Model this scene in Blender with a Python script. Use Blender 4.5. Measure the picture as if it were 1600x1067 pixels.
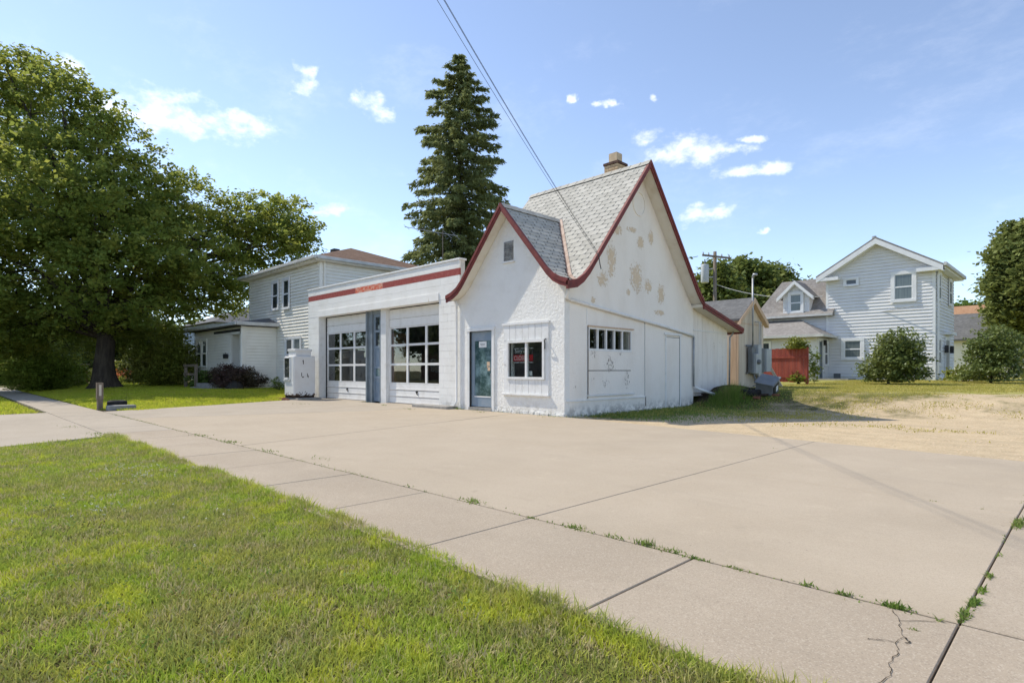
import bpy, math, random
import numpy as np
from mathutils import Vector, Matrix

for o in list(bpy.data.objects): bpy.data.objects.remove(o)
S = bpy.context.scene
COL = S.collection
random.seed(7); RNG = np.random.default_rng(11)

# ------------------------------------------------------------------ camera
cam_d = bpy.data.cameras.new('camera'); cam = bpy.data.objects.new('camera', cam_d); COL.objects.link(cam)
cam.location = (9.01, -10.81, 1.15)
cam.rotation_euler = (math.radians(90), 0, math.radians(45))
cam_d.sensor_width = 36; cam_d.lens = 902/1600*36
cam_d.shift_y = (578-533.5)/1600
cam_d.clip_start = 0.05; cam_d.clip_end = 2000
S.camera = cam
# ------------------------------------------------------------------ sun, sky, exposure
SUN = Vector((-5.5, -1.72, 6.97)).normalized()
sd = bpy.data.lights.new('sun', 'SUN'); sun = bpy.data.objects.new('sun', sd); COL.objects.link(sun)
sd.energy = 2.65; sd.angle = math.radians(0.55); sd.color = (1.0, 0.93, 0.80)
sun.rotation_euler = SUN.to_track_quat('Z', 'Y').to_euler()
S.view_settings.view_transform = 'Standard'; S.view_settings.look = 'None'
S.view_settings.exposure = 0.88; S.view_settings.gamma = 1.0
S.view_settings.use_curve_mapping = False
S.render.engine = 'CYCLES'
S.render.resolution_x = 1024; S.render.resolution_y = 682

W = bpy.data.worlds.new('World'); S.world = W; W.use_nodes = True
def build_world():
    nt = W.node_tree; nt.nodes.clear(); L = nt.links.new
    def N(t, **k):
        n = nt.nodes.new(t)
        for a, b in k.items(): setattr(n, a, b)
        return n
    def mth(op, a, b=None, c=None):
        n = N('ShaderNodeMath', operation=op)
        for i, v in enumerate((a, b, c)):
            if v is None: continue
            if isinstance(v, (int, float)): n.inputs[i].default_value = v
            else: L(v, n.inputs[i])
        return n.outputs[0]
    out = N('ShaderNodeOutputWorld'); bg = N('ShaderNodeBackground')
    sky = N('ShaderNodeTexSky', sky_type='NISHITA', sun_disc=False)
    sky.sun_elevation = math.asin(SUN.z); sky.sun_rotation = math.atan2(SUN.x, SUN.y)
    sky.altitude = 200; sky.air_density = 0.88; sky.dust_density = 0.12; sky.ozone_density = 3.2
    tc = N('ShaderNodeTexCoord'); sx = N('ShaderNodeSeparateXYZ'); L(tc.outputs['Generated'], sx.inputs[0])
    az = mth('ARCTAN2', sx.outputs[0], sx.outputs[1]); el = mth('ARCSINE', sx.outputs[2])
    nz = N('ShaderNodeTexNoise'); nz.inputs['Scale'].default_value = 22; nz.inputs['Detail'].default_value = 7; nz.inputs['Roughness'].default_value = 0.62
    mp = N('ShaderNodeMapping'); mp.inputs['Scale'].default_value = (1, 1, 1.8); L(tc.outputs['Generated'], mp.inputs[0]); L(mp.outputs[0], nz.inputs['Vector'])
    nf = nz.outputs['Fac']
    wz = N('ShaderNodeTexNoise'); wz.inputs['Scale'].default_value = 9; wz.inputs['Detail'].default_value = 5; wz.inputs['Roughness'].default_value = 0.6; L(tc.outputs['Generated'], wz.inputs['Vector'])
    wc = N('ShaderNodeSeparateColor'); L(wz.outputs['Color'], wc.inputs[0])
    az = mth('ADD', az, mth('MULTIPLY', mth('SUBTRACT', wc.outputs[0], .5), .16)); el0 = el
    el = mth('ADD', el, mth('MULTIPLY', mth('SUBTRACT', wc.outputs[1], .5), .07))
    # small fair-weather clouds: (azimuth, elevation, half-width, half-height) in radians
    clouds = CLOUDS
    acc = None
    for a0, e0, ra, re in clouds:
        da = mth('DIVIDE', mth('SUBTRACT', az, a0), ra); de = mth('DIVIDE', mth('SUBTRACT', el, e0), re)
        d2 = mth('ADD', mth('MULTIPLY', da, da), mth('MULTIPLY', de, de))
        v = mth('SUBTRACT', 1.0, d2)
        acc = v if acc is None else mth('MAXIMUM', acc, v)
    acc = mth('MAXIMUM', acc, -1.5)
    dens = mth('ADD', mth('MULTIPLY', acc, 0.75), mth('MULTIPLY', mth('SUBTRACT', nf, 0.50), 3.4))
    mr = N('ShaderNodeMapRange', interpolation_type='SMOOTHSTEP'); L(dens, mr.inputs[0])
    mr.inputs[1].default_value = 0.0; mr.inputs[2].default_value = 1.5; mr.inputs[4].default_value = 0.72
    above = mth('GREATER_THAN', el0, 0.06)
    cz = N('ShaderNodeTexNoise'); cz.inputs['Scale'].default_value = 5; cz.inputs['Detail'].default_value = 8; cz.inputs['Roughness'].default_value = .68
    cm = N('ShaderNodeMapping'); cm.inputs['Scale'].default_value = (1, 1.4, 2.6); L(tc.outputs['Generated'], cm.inputs[0]); L(cm.outputs[0], cz.inputs['Vector'])
    cr = N('ShaderNodeMapRange', interpolation_type='SMOOTHSTEP'); L(cz.outputs['Fac'], cr.inputs[0]); cr.inputs[1].default_value = .50; cr.inputs[2].default_value = .78; cr.inputs[4].default_value = .09
    fac = mth('MULTIPLY', mth('MAXIMUM', mr.outputs[0], cr.outputs[0]), above)
    mix = N('ShaderNodeMix', data_type='RGBA'); hs = N('ShaderNodeHueSaturation'); hs.inputs['Saturation'].default_value = .84; hs.inputs['Value'].default_value = .87; L(sky.outputs[0], hs.inputs['Color']); L(fac, mix.inputs[0]); L(hs.outputs[0], mix.inputs[6])
    mix.inputs[7].default_value = (6.4, 6.4, 6.6, 1)
    L(mix.outputs[2], bg.inputs[0]); bg.inputs[1].default_value = 0.15
    L(bg.outputs[0], out.inputs[0])
def _dir(px, py):
    X = (px-800)/902; U = (578-py)/902; r = math.sqrt(.5)
    v = Vector((-r+X*r, r+X*r, U)).normalized(); return math.atan2(v.x, v.y), math.asin(v.z)
CLOUDS = []
for px, py, wx, wy in ((262,178,62,26),(190,182,36,18),(378,206,52,20),(472,138,26,15),(470,104,12,13),(585,162,32,20),(905,155,12,7),
                       (1080,240,78,22),(1165,262,60,9),(982,224,36,12),(1150,232,18,9),(1100,334,36,11),(516,333,30,9),(1014,162,12,6),(1205,365,10,5),(955,162,10,5),(1175,212,15,5),(110,108,30,10)):
    a, e = _dir(px, py); CLOUDS.append((a, e, wx/902*1.1, wy/902*1.2))
build_world()

# ------------------------------------------------------------------ helpers
WL = {}
def link(name, me, parent=None, loc=None):
    o = bpy.data.objects.new(name, me); COL.objects.link(o)
    if parent is not None: o.parent = parent
    if loc is not None: o.location = loc
    return o
def empty(name, loc):
    o = bpy.data.objects.new(name, None); COL.objects.link(o); o.location = loc; WL[o.name] = Vector(loc); o.empty_display_size = .1
    return o
def tag(o, label=None, cat=None, group=None, kind=None):
    if label: o['label'] = label
    if cat: o['category'] = cat
    if group: o['group'] = group
    if kind: o['kind'] = kind
    return o
def thing(name, label, cat, loc, group=None):
    return tag(empty(name, loc), label, cat, group)
def wloc(p): return WL.get(p.name, Vector((0,0,0)))

class MB:
    def __init__(s): s.v = []; s.f = []
    def add(s, vs, fs):
        b = len(s.v); s.v += [tuple(v) for v in vs]; s.f += [tuple(i+b for i in f) for f in fs]; return s
    def box(s, x0, x1, y0, y1, z0, z1):
        if x0 > x1: x0, x1 = x1, x0
        if y0 > y1: y0, y1 = y1, y0
        if z0 > z1: z0, z1 = z1, z0
        return s.add([(x0,y0,z0),(x1,y0,z0),(x1,y1,z0),(x0,y1,z0),(x0,y0,z1),(x1,y0,z1),(x1,y1,z1),(x0,y1,z1)],
              [(0,3,2,1),(4,5,6,7),(0,1,5,4),(1,2,6,5),(2,3,7,6),(3,0,4,7)])
    def fbox(s, F, u0, u1, d0, d1, z0, z1):
        c = [F(u,d,z) for z in (z0,z1) for u, d in ((u0,d0),(u1,d0),(u1,d1),(u0,d1))]
        return s.add(c, [(0,3,2,1),(4,5,6,7),(0,1,5,4),(1,2,6,5),(2,3,7,6),(3,0,4,7)])
    def hexa(s, c):  # 8 corners bottom4 top4
        return s.add(c, [(0,3,2,1),(4,5,6,7),(0,1,5,4),(1,2,6,5),(2,3,7,6),(3,0,4,7)])
    def prism(s, poly, A, B):  # poly list of 2d, A/B map 2d->3d for two caps
        n = len(poly); va = [A(*p) for p in poly]; vb = [B(*p) for p in poly]
        return s.add(va+vb, [tuple(range(n)), tuple(range(2*n-1, n-1, -1))]+[((i+1)%n, i, n+i, n+(i+1)%n) for i in range(n)])
    def tube(s, pts, rad, n=8, caps=True):
        pts = [Vector(p) for p in pts]
        if not isinstance(rad, (list, tuple)): rad = [rad]*len(pts)
        rings = []; up = None
        for i, p in enumerate(pts):
            t = (pts[min(i+1,len(pts)-1)]-pts[max(i-1,0)]).normalized()
            if up is None:
                up = t.orthogonal().normalized()
            else:
                up = (up - t*up.dot(t)).normalized()
            w = t.cross(up)
            rings.append([p+(up*math.cos(a)+w*math.sin(a))*rad[i] for a in [2*math.pi*k/n for k in range(n)]])
        vs = [v for r in rings for v in r]; fs = []
        for i in range(len(rings)-1):
            for k in range(n): fs.append((i*n+k, i*n+(k+1)%n, (i+1)*n+(k+1)%n, (i+1)*n+k))
        if caps: fs += [tuple(range(n-1,-1,-1)), tuple(range((len(rings)-1)*n, len(rings)*n))]
        return s.add(vs, fs)
    def lathe(s, prof, c, n=20, M=None):
        vs = []; 
        for r, z in prof:
            for k in range(n):
                a = 2*math.pi*k/n; v = Vector((r*math.cos(a), r*math.sin(a), z))
                if M: v = M @ v
                vs.append(v+Vector(c))
        fs = [(i*n+k, i*n+(k+1)%n, (i+1)*n+(k+1)%n, (i+1)*n+k) for i in range(len(prof)-1) for k in range(n)]
        return s.add(vs, fs)
    def mesh(s, name, mat, off=(0,0,0), smooth=False):
        me = bpy.data.meshes.new(name); o = Vector(off)
        me.from_pydata([tuple(Vector(v)-o) for v in s.v], [], s.f); me.update()
        if mat: me.materials.append(mat)
        if smooth:
            me.polygons.foreach_set('use_smooth', [True]*len(me.polygons))
        return me
    def build(s, name, mat, parent=None, smooth=False, bevel=0):
        off = wloc(parent) if parent is not None else Vector((0,0,0))
        p = parent
        me = s.mesh(name, mat, off, smooth)
        if parent is not None and parent.type == 'MESH':
            o = link(name, me, parent)
        else:
            o = link(name, me, parent)
        WL[o.name] = off
        if bevel:
            b = o.modifiers.new('bevel', 'BEVEL'); b.width = bevel; b.segments = 2; b.limit_method = 'ANGLE'
        return o
def top(mb, name, mat, label, cat, base, group=None, **k):   # single-mesh thing
    me = mb.mesh(name, mat, base, k.get('smooth', False)); o = link(name, me, None, base); WL[o.name] = Vector(base)
    if k.get('bevel'):
        b = o.modifiers.new('bevel', 'BEVEL'); b.width = k['bevel']; b.segments = 2; b.limit_method = 'ANGLE'
    return tag(o, label, cat, group)
def struct(mb, name, mat, kind='structure', **k):
    o = mb.build(name, mat, None, **k); o['kind'] = kind; return o

def npmesh(name, V, sizes, idx, mat, parent=None, rnd=None, off=None):
    me = bpy.data.meshes.new(name); V = np.asarray(V, dtype=np.float32)
    if off is None: off = wloc(parent) if parent is not None else Vector((0,0,0))
    V = V - np.array(off, dtype=np.float32)
    me.vertices.add(len(V)); me.vertices.foreach_set('co', V.ravel())
    me.loops.add(len(idx)); me.loops.foreach_set('vertex_index', np.asarray(idx, dtype=np.int32))
    st = np.concatenate([[0], np.cumsum(sizes)[:-1]]).astype(np.int32)
    me.polygons.add(len(sizes)); me.polygons.foreach_set('loop_start', st)
    try: me.polygons.foreach_set('loop_total', np.asarray(sizes, dtype=np.int32))
    except Exception: pass
    me.update(calc_edges=True)
    if rnd is not None:
        at = me.attributes.new('rnd', 'FLOAT', 'FACE'); at.data.foreach_set('value', np.asarray(rnd, dtype=np.float32))
    if mat: me.materials.append(mat)
    o = link(name, me, parent); WL[o.name] = Vector(off)
    return o
def unit(v): return v/np.maximum(np.linalg.norm(v, axis=1, keepdims=True), 1e-9)
def leaves(name, C, size, mat, parent=None, flat=0.5, aspect=.62, rnd=None, direction=None, off=None):
    C = np.asarray(C); n = len(C); size = np.broadcast_to(np.asarray(size, dtype=float), (n,))[:, None]
    nrm = RNG.normal(size=(n,3)); nrm[:,2] = np.abs(nrm[:,2])+flat*1.5; nrm = unit(nrm)
    u = RNG.normal(size=(n,3)) if direction is None else direction + RNG.normal(size=(n,3))*.35
    if direction is None:
        u = unit(u - nrm*(u*nrm).sum(1, keepdims=True)); w = np.cross(nrm, u)
    else:
        u = unit(u); w = unit(np.cross(u, nrm))
    s = size*(.75+.5*RNG.random((n,1)))
    V = np.stack([C-u*s*.5, C+w*s*.5*aspect-u*s*.06, C+u*s*.5, C-w*s*.5*aspect-u*s*.06], 1).reshape(-1,3)
    idx = np.arange(n*4); r = RNG.random(n) if rnd is None else rnd
    return npmesh(name, V, np.full(n,4), idx, mat, parent, r, off)
def ss(a, b, x):
    t = np.clip((x-a)/(b-a), 0, 1); return t*t*(3-2*t)
def G(x, y):
    x = np.asarray(x, dtype=float); y = np.asarray(y, dtype=float)
    return .5*ss(5.6,8.6,y)*ss(-9,-4,x) + .12*ss(9,26,y) + .27*ss(11.5,18,-x)*ss(-8.2,-4,y) - .012
def Gf(x, y): return float(G(x, y))
# smooth value noise for scattering
_NG = RNG.random((64,64))
def vnoise(x, y, s):
    x = np.asarray(x)*s+100; y = np.asarray(y)*s+100; xi = np.floor(x).astype(int); yi = np.floor(y).astype(int); fx = x-xi; fy = y-yi
    fx = fx*fx*(3-2*fx); fy = fy*fy*(3-2*fy); g = lambda a, b: _NG[a%64, b%64]
    return (g(xi,yi)*(1-fx)+g(xi+1,yi)*fx)*(1-fy)+(g(xi,yi+1)*(1-fx)+g(xi+1,yi+1)*fx)*fy

# ------------------------------------------------------------------ materials
class NT:
    def __init__(s, name):
        s.m = bpy.data.materials.new(name); s.m.use_nodes = True; s.t = s.m.node_tree; s.t.nodes.clear()
        s.out = s.n('ShaderNodeOutputMaterial'); s.pos = None
    def n(s, t, **k):
        n = s.t.nodes.new(t)
        for a, b in k.items(): setattr(n, a, b)
        return n
    def L(s, a, b): s.t.links.new(a, b)
    def setin(s, n, i, v):
        if v is None: return
        if hasattr(v, 'node'): s.L(v, n.inputs[i])
        else:
            if isinstance(v, tuple) and len(v) == 3 and n.inputs[i].type == 'RGBA': v = (*v, 1)
            n.inputs[i].default_value = v
    def P(s):
        if s.pos is None: s.pos = s.n('ShaderNodeNewGeometry').outputs['Position']
        return s.pos
    def xyz(s):
        if not hasattr(s, '_x'):
            q = s.n('ShaderNodeSeparateXYZ'); s.L(s.P(), q.inputs[0]); s._x = q.outputs
        return s._x
    def noise(s, scale, detail=4, rough=.55, stretch=None, vec=None):
        n = s.n('ShaderNodeTexNoise'); v = vec or s.P()
        if stretch:
            mp = s.n('ShaderNodeMapping'); mp.inputs['Scale'].default_value = stretch; s.L(v, mp.inputs[0]); v = mp.outputs[0]
        s.L(v, n.inputs['Vector']); n.inputs['Scale'].default_value = scale; n.inputs['Detail'].default_value = detail; n.inputs['Roughness'].default_value = rough
        return n.outputs['Fac']
    def voro(s, scale, feature='F1', out='Distance'):
        n = s.n('ShaderNodeTexVoronoi', feature=feature); s.L(s.P(), n.inputs['Vector']); n.inputs['Scale'].default_value = scale
        return n.outputs[out]
    def math(s, op, a, b=None, c=None):
        n = s.n('ShaderNodeMath', operation=op); 
        for i, v in enumerate((a,b,c)): s.setin(n, i, v)
        return n.outputs[0]
    def rng(s, v, a, b, c=0., d=1., smooth=True):
        n = s.n('ShaderNodeMapRange', interpolation_type='SMOOTHSTEP' if smooth else 'LINEAR'); s.L(v, n.inputs[0])
        for i, k in enumerate((a,b,c,d)): n.inputs[i+1].default_value = k
        return n.outputs[0]
    def mix(s, f, a, b, blend='MIX'):
        n = s.n('ShaderNodeMix', data_type='RGBA', blend_type=blend); s.setin(n, 0, f); s.setin(n, 6, a); s.setin(n, 7, b); return n.outputs[2]
    def attr(s, name):
        n = s.n('ShaderNodeAttribute'); n.attribute_name = name; return n.outputs['Fac']
    def bump(s, h, strength=.3, dist=.02):
        n = s.n('ShaderNodeBump'); s.L(h, n.inputs['Height']); n.inputs['Strength'].default_value = strength; n.inputs['Distance'].default_value = dist; return n.outputs[0]
    def bsdf(s, color, rough=.7, spec=.3, normal=None, metal=0., out=True, **k):
        b = s.n('ShaderNodeBsdfPrincipled'); s.setin(b, 'Base Color', color); s.setin(b, 'Roughness', rough); s.setin(b, 'Metallic', metal)
        s.setin(b, 'Specular IOR Level', spec)
        if normal is not None: s.L(normal, b.inputs['Normal'])
        for a, v in k.items(): s.setin(b, a, v)
        if out: s.L(b.outputs[0], s.out.inputs[0])
        return b.outputs[0]
def simple(name, c1, c2=None, scale=4, rough=.6, spec=.3, bump=0, bscale=40, metal=0, stretch=None, lo=.35, hi=.65):
    t = NT(name); c2 = c2 or tuple(v*.82 for v in c1)
    f = t.rng(t.noise(scale, 5, .6, stretch), lo, hi)
    nrm = t.bump(t.noise(bscale, 4, .6, stretch), bump, .01) if bump else None
    t.bsdf(t.mix(f, c1, c2), rough, spec, nrm, metal); return t.m
MAT = {}
def mats():
    M = MAT
    # white stucco of the front wall, grime near the ground
    t = NT('stucco'); z = t.xyz()[2]
    d = t.math('MULTIPLY', t.rng(t.noise(2.2, 6, .65), .42, .75), .35)
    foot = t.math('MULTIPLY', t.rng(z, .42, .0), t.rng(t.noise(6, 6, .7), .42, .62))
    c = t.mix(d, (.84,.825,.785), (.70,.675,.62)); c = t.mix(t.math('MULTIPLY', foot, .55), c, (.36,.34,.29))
    b = t.math('ADD', t.noise(13, 6, .62), t.math('MULTIPLY', t.noise(60, 4, .6), .35))
    t.bsdf(c, .85, .2, t.bump(b, .75, .035)); M['stucco'] = t.m
    # painted side wall with flaked patches where tan stucco shows
    t = NT('flaking_paint'); x, y, z = t.xyz()[0], t.xyz()[1], t.xyz()[2]
    nz = t.noise(3.4, 8, .72); nf = t.noise(14, 6, .7)
    acc = None
    for (py, pz, ry, rz) in ((1.95,4.1,.24,.5),(1.55,3.52,.28,.24),(3.15,3.75,.36,.48),(3.75,3.55,.22,.24),(4.45,3.42,.24,.34),(2.15,4.95,.32,.17),(2.95,5.05,.3,.09),(3.35,4.75,.2,.18),(4.4,2.85,.35,.09),(3.9,5.0,.16,.22),(2.75,3.3,.12,.12),(1.15,2.95,.12,.1),
                             (1.12,1.56,.14,.14),(1.85,1.32,.3,.30),(2.62,.92,.17,.30),(1.1,.92,.09,.11),(1.62,.83,.2,.16),(.42,.72,.12,.05),(2.3,1.6,.18,.07)):
        a = t.math('DIVIDE', t.math('SUBTRACT', y, py), ry); e = t.math('DIVIDE', t.math('SUBTRACT', z, pz), rz)
        v = t.math('SUBTRACT', 1., t.math('ADD', t.math('MULTIPLY', a, a), t.math('MULTIPLY', e, e)))
        acc = v if acc is None else t.math('MAXIMUM', acc, v)
    acc = t.math('MAXIMUM', acc, -.9)
    v = t.math('ADD', t.math('MULTIPLY', acc, .16), t.math('SUBTRACT', t.math('ADD', t.math('MULTIPLY', nz, .45), t.math('MULTIPLY', nf, .8)), .70))
    fl = t.noise(26, 5, .7, (1,1,.45)); vl = t.math('ADD', t.math('MULTIPLY', acc, .09), t.math('SUBTRACT', t.math('ADD', t.math('MULTIPLY', fl, .8), t.math('MULTIPLY', nz, .25)), .635))
    pl = t.rng(vl, .0, .02); pu = t.rng(v, -.004, .006); peel = t.mix(t.math('GREATER_THAN', z, 2.7), pl, pu)
    up = t.math('GREATER_THAN', z, 2.7)
    under = t.mix(up, (.12,.085,.06), (.70,.55,.37)); under = t.mix(t.math('MULTIPLY', t.rng(nf,.5,.62), .5), under, (.52,.44,.35))
    d = t.math('MULTIPLY', t.rng(t.noise(1.3, 6, .65, (1,1,.5)), .40, .72), .45)
    paint = t.mix(d, (.88,.83,.755), (.74,.675,.59))
    speck = t.math('MULTIPLY', t.rng(t.noise(34, 3, .5), .69, .73), t.rng(t.noise(1.1,3,.5), .45, .6))
    paint = t.mix(t.math('MULTIPLY', speck, .7), paint, (.3,.27,.24))
    foot = t.math('MULTIPLY', t.rng(z, .38, .0), t.rng(t.noise(5, 6, .7), .40, .6)); paint = t.mix(t.math('MULTIPLY', foot, .75), paint, (.27,.255,.23))
    c = t.mix(t.math('MULTIPLY', peel, .85), paint, under)
    h = t.math('SUBTRACT', t.math('ADD', t.math('MULTIPLY', t.noise(16, 5, .6), .6), t.math('MULTIPLY', t.noise(3, 4, .6), .9)), t.math('MULTIPLY', peel, .35))
    t.bsdf(c, .8, .2, t.bump(h, .6, .03)); M['flaking'] = t.m
    # garage blocks: white paint with a faded red stripe band painted across
    t = NT('block_paint'); x, y, z = t.xyz()[0], t.xyz()[1], t.xyz()[2]
    w = t.rng(t.noise(2.0, 6, .6), .4, .72); c = t.mix(t.math('MULTIPLY', w, .4), (.84,.825,.785), (.68,.65,.59))
    rust = t.math('MULTIPLY', t.rng(t.noise(3.2, 5, .6, (2.5,2.5,.25)), .66, .76), .5); c = t.mix(rust, c, (.45,.33,.19))
    band = t.math('MULTIPLY', t.math('GREATER_THAN', z, 3.925), t.math('LESS_THAN', z, 4.125))
    worn = t.math('MULTIPLY', t.rng(x, -9.9, -9.8), t.rng(x, -8.0, -8.1))
    red = t.mix(t.rng(t.noise(9,5,.6),.4,.7), (.30,.062,.055), (.35,.095,.08))
    redw = t.mix(t.rng(t.noise(7,5,.7), .40, .58), (.62,.10,.045), (.66,.33,.24)); red = t.mix(worn, red, redw)
    keep = t.rng(t.noise(6.5, 6, .72), .70, .665)
    keep = t.math('MAXIMUM', keep, t.rng(t.noise(.9,2,.5), .60,.52))
    c = t.mix(t.math('MULTIPLY', band, keep), c, red)
    foot = t.math('MULTIPLY', t.rng(z, .35, .0), t.rng(t.noise(5, 6, .7), .42, .6)); c = t.mix(t.math('MULTIPLY', foot, .6), c, (.33,.31,.27))
    t.bsdf(c, .75, .25, t.bump(t.noise(45,4,.6), .25, .01)); M['block'] = t.m
    M['mortar'] = simple('mortar_paint', (.66,.655,.63), (.56,.55,.52), 6, .9)
    M['white_trim'] = simple('white_trim_paint', (.78,.775,.755), (.66,.65,.61), 5, .55, .3, .15, 30, lo=.45, hi=.8)
    M['soffit'] = simple('cream_soffit_paint', (.74,.70,.61), (.62,.56,.45), 2.5, .8, .2, lo=.45, hi=.8)
    M['red_trim'] = simple('dark_red_trim_paint', (.195,.042,.036), (.13,.032,.028), 6, .6, .3, .2, 25, lo=.4, hi=.7)
    t = NT('old_grey_shingle'); r = t.attr('rnd'); inf = t.n('ShaderNodeObjectInfo').outputs['Random']
    c = t.mix(inf, (.42,.40,.35), (.53,.505,.445)); c = t.mix(t.math('MULTIPLY', t.rng(t.noise(9,6,.7),.42,.66), .45), c, (.32,.30,.265))
    t.bsdf(c, .92, .15, t.bump(t.noise(160,3,.6), .5, .006)); M['shingle'] = t.m
    M['shingle_gap'] = simple('shingle_underlay', (.19,.182,.165), (.15,.145,.13), 5, .95, .1)
    M['flashing'] = simple('rusty_valley_flashing', (.40,.29,.235), (.27,.17,.125), 7, .6, .3, lo=.4, hi=.6)
    M['brick_tan'] = simple('tan_brick', (.62,.45,.28), (.50,.35,.21), 9, .85, .2, .3, 60)
    M['brick_dark'] = simple('dark_brick', (.13,.075,.055), (.09,.05,.04), 9, .85, .2, .3, 60)
    M['flue'] = simple('clay_flue', (.64,.50,.34), (.54,.41,.27), 6, .85, .2)
    M['mortar_grey'] = simple('chimney_mortar', (.42,.39,.34), (.34,.31,.27), 12, .95, .1)
    # concretes
    def concrete(name, ca, cb, agg, stain):
        t = NT(name); inf = t.n('ShaderNodeObjectInfo').outputs['Random']
        c = t.mix(t.rng(t.noise(.9, 7, .62), .32, .68), ca, cb)
        c = t.mix(t.math('MULTIPLY', inf, .25), c, tuple(v*.84 for v in ca))
        c = t.mix(t.math('MULTIPLY', t.rng(t.noise(.33, 5, .6), .5, .72), stain), c, tuple(v*.70 for v in ca))
        oil = t.rng(t.noise(1.7,4,.6), .66, .78); c = t.mix(t.math('MULTIPLY', oil, .5), c, tuple(v*.55 for v in ca))
        streak = t.rng(t.noise(1.1,6,.7,(.35,1.6,1)), .54, .72); c = t.mix(t.math('MULTIPLY', streak, .38), c, tuple(v*.72 for v in ca))
        lite = t.rng(t.noise(2.6,6,.7), .56, .74); c = t.mix(t.math('MULTIPLY', lite, .35), c, tuple(min(.6,v*1.28) for v in ca))
        vo = t.voro(150, out='Color'); sp = t.n('ShaderNodeSeparateColor'); t.L(vo, sp.inputs[0])
        st = t.rng(sp.outputs[0], .80, .86); dk = t.rng(sp.outputs[1], .86, .92)
        c = t.mix(t.math('MULTIPLY', st, agg*.75), c, (.56,.485,.385)); c = t.mix(t.math('MULTIPLY', dk, agg*.7), c, (.20,.165,.13))
        fine = t.noise(230, 3, .6); c = t.mix(t.math('MULTIPLY', t.rng(fine,.40,.62), .45), c, tuple(v*.66 for v in ca))
        spot = t.rng(t.noise(21,2,.4), .785, .80); c = t.mix(t.math('MULTIPLY', spot,.6), c, (.12,.10,.085))
        h = t.math('ADD', t.math('MULTIPLY', fine, .5), t.math('ADD', t.math('MULTIPLY', st, .5*agg), t.noise(7,4,.6)))
        t.bsdf(c, .9, .2, t.bump(h, .35, .008)); return t.m
    M['apron'] = concrete('apron_concrete', (.475,.395,.298), (.435,.358,.265), .28, .45)
    M['walk'] = concrete('sidewalk_concrete', (.44,.365,.277), (.385,.313,.233), .55, .5)
    M['drive'] = concrete('driveway_concrete', (.45,.385,.305), (.40,.34,.265), .2, .4)
    M['step'] = simple('step_concrete', (.36,.34,.31), (.26,.25,.23), 6, .9, .2, .3, 50)
    M['dirt_dark'] = simple('crack_dirt', (.05,.04,.03), (.035,.028,.02), 30, .95, .1)
    M['joint'] = simple('joint_soil', (.15,.118,.082), (.085,.068,.048), 14, .95, .1)
    M['asphalt'] = simple('asphalt', (.055,.055,.056), (.04,.04,.041), 20, .9, .2, .3, 200)
    # ground: turf soil, tan gravel lot, bare dirt under the slabs
    t = NT('ground'); x, y, z = t.xyz()[0], t.xyz()[1], t.xyz()[2]
    n1 = t.noise(.8,5,.6); n2 = t.noise(3.5,5,.6)
    turf = t.mix(t.rng(n1,.35,.65), (.075,.082,.022), (.12,.105,.04)); turf = t.mix(t.math('MULTIPLY', t.rng(n2,.55,.7), .5), turf, (.21,.17,.07))
    far = t.rng(y, 7., 10.)
    turf = t.mix(t.math('MULTIPLY', far, .7), turf, t.mix(t.rng(n2,.4,.65), (.36,.35,.08), (.46,.405,.13)))
    grav = t.mix(t.rng(n2,.35,.68), (.59,.465,.30), (.51,.395,.25))
    vo = t.voro(55, out='Color'); sp = t.n('ShaderNodeSeparateColor'); t.L(vo, sp.inputs[0])
    grav = t.mix(t.math('MULTIPLY', t.rng(t.noise(.7,5,.65,(1,2.2,1)),.42,.62),.5), grav, (.42,.335,.22)); grav = t.mix(t.math('MULTIPLY', t.rng(sp.outputs[0],.7,.85),.45), grav, (.60,.50,.37)); grav = t.mix(t.math('MULTIPLY', t.rng(sp.outputs[1],.78,.9),.4), grav, (.25,.17,.10))
    yb = t.math('ADD', t.math('MULTIPLY', x, .85), 2.6)
    v = t.math('ADD', t.math('SUBTRACT', yb, y), t.math('MULTIPLY', t.math('SUBTRACT', n1, .5), 14.)); 
    v = t.math('ADD', v, t.math('MULTIPLY', t.math('SUBTRACT', n2, .5), 7.))
    m = t.math('MULTIPLY', t.rng(v, -3.2, 2.6), t.rng(t.math('ADD', x, t.math('MULTIPLY', t.math('SUBTRACT', n2, .5), 2.)), .6, 2.2))
    near = t.math('MULTIPLY', t.rng(t.math('ADD', y, t.math('MULTIPLY',t.math('SUBTRACT',n2,.5),1.5)), 1.0, .2), t.math('GREATER_THAN', x, -.2)); m = t.math('MAXIMUM', m, near)
    m = t.math('MULTIPLY', m, t.rng(y, 18., 12.)); m = t.math('MULTIPLY', m, t.rng(x, 30., 24.))
    m = t.math('MULTIPLY', m, t.math('GREATER_THAN', y, -2.5))
    c = t.mix(m, turf, grav)
    sl = t.math('MULTIPLY', t.math('MULTIPLY', t.rng(y, -8.62, -8.58), t.rng(y, .4, .2)), t.math('MULTIPLY', t.rng(x,-13.7,-13.5), t.rng(x, 8.7, 8.6)))
    sl = t.math('MULTIPLY', sl, t.rng(t.math('SUBTRACT', y, t.math('MULTIPLY', x, -.12)), 0.2, -.3))
    c = t.mix(t.math('MULTIPLY', sl, t.math('SUBTRACT', 1., m)), c, (.085,.066,.045))
    t.bsdf(c, .95, .1, t.bump(t.math('ADD', t.noise(70,4,.7), t.noise(12,4,.6)), .6, .02)); M['ground'] = t.m
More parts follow.
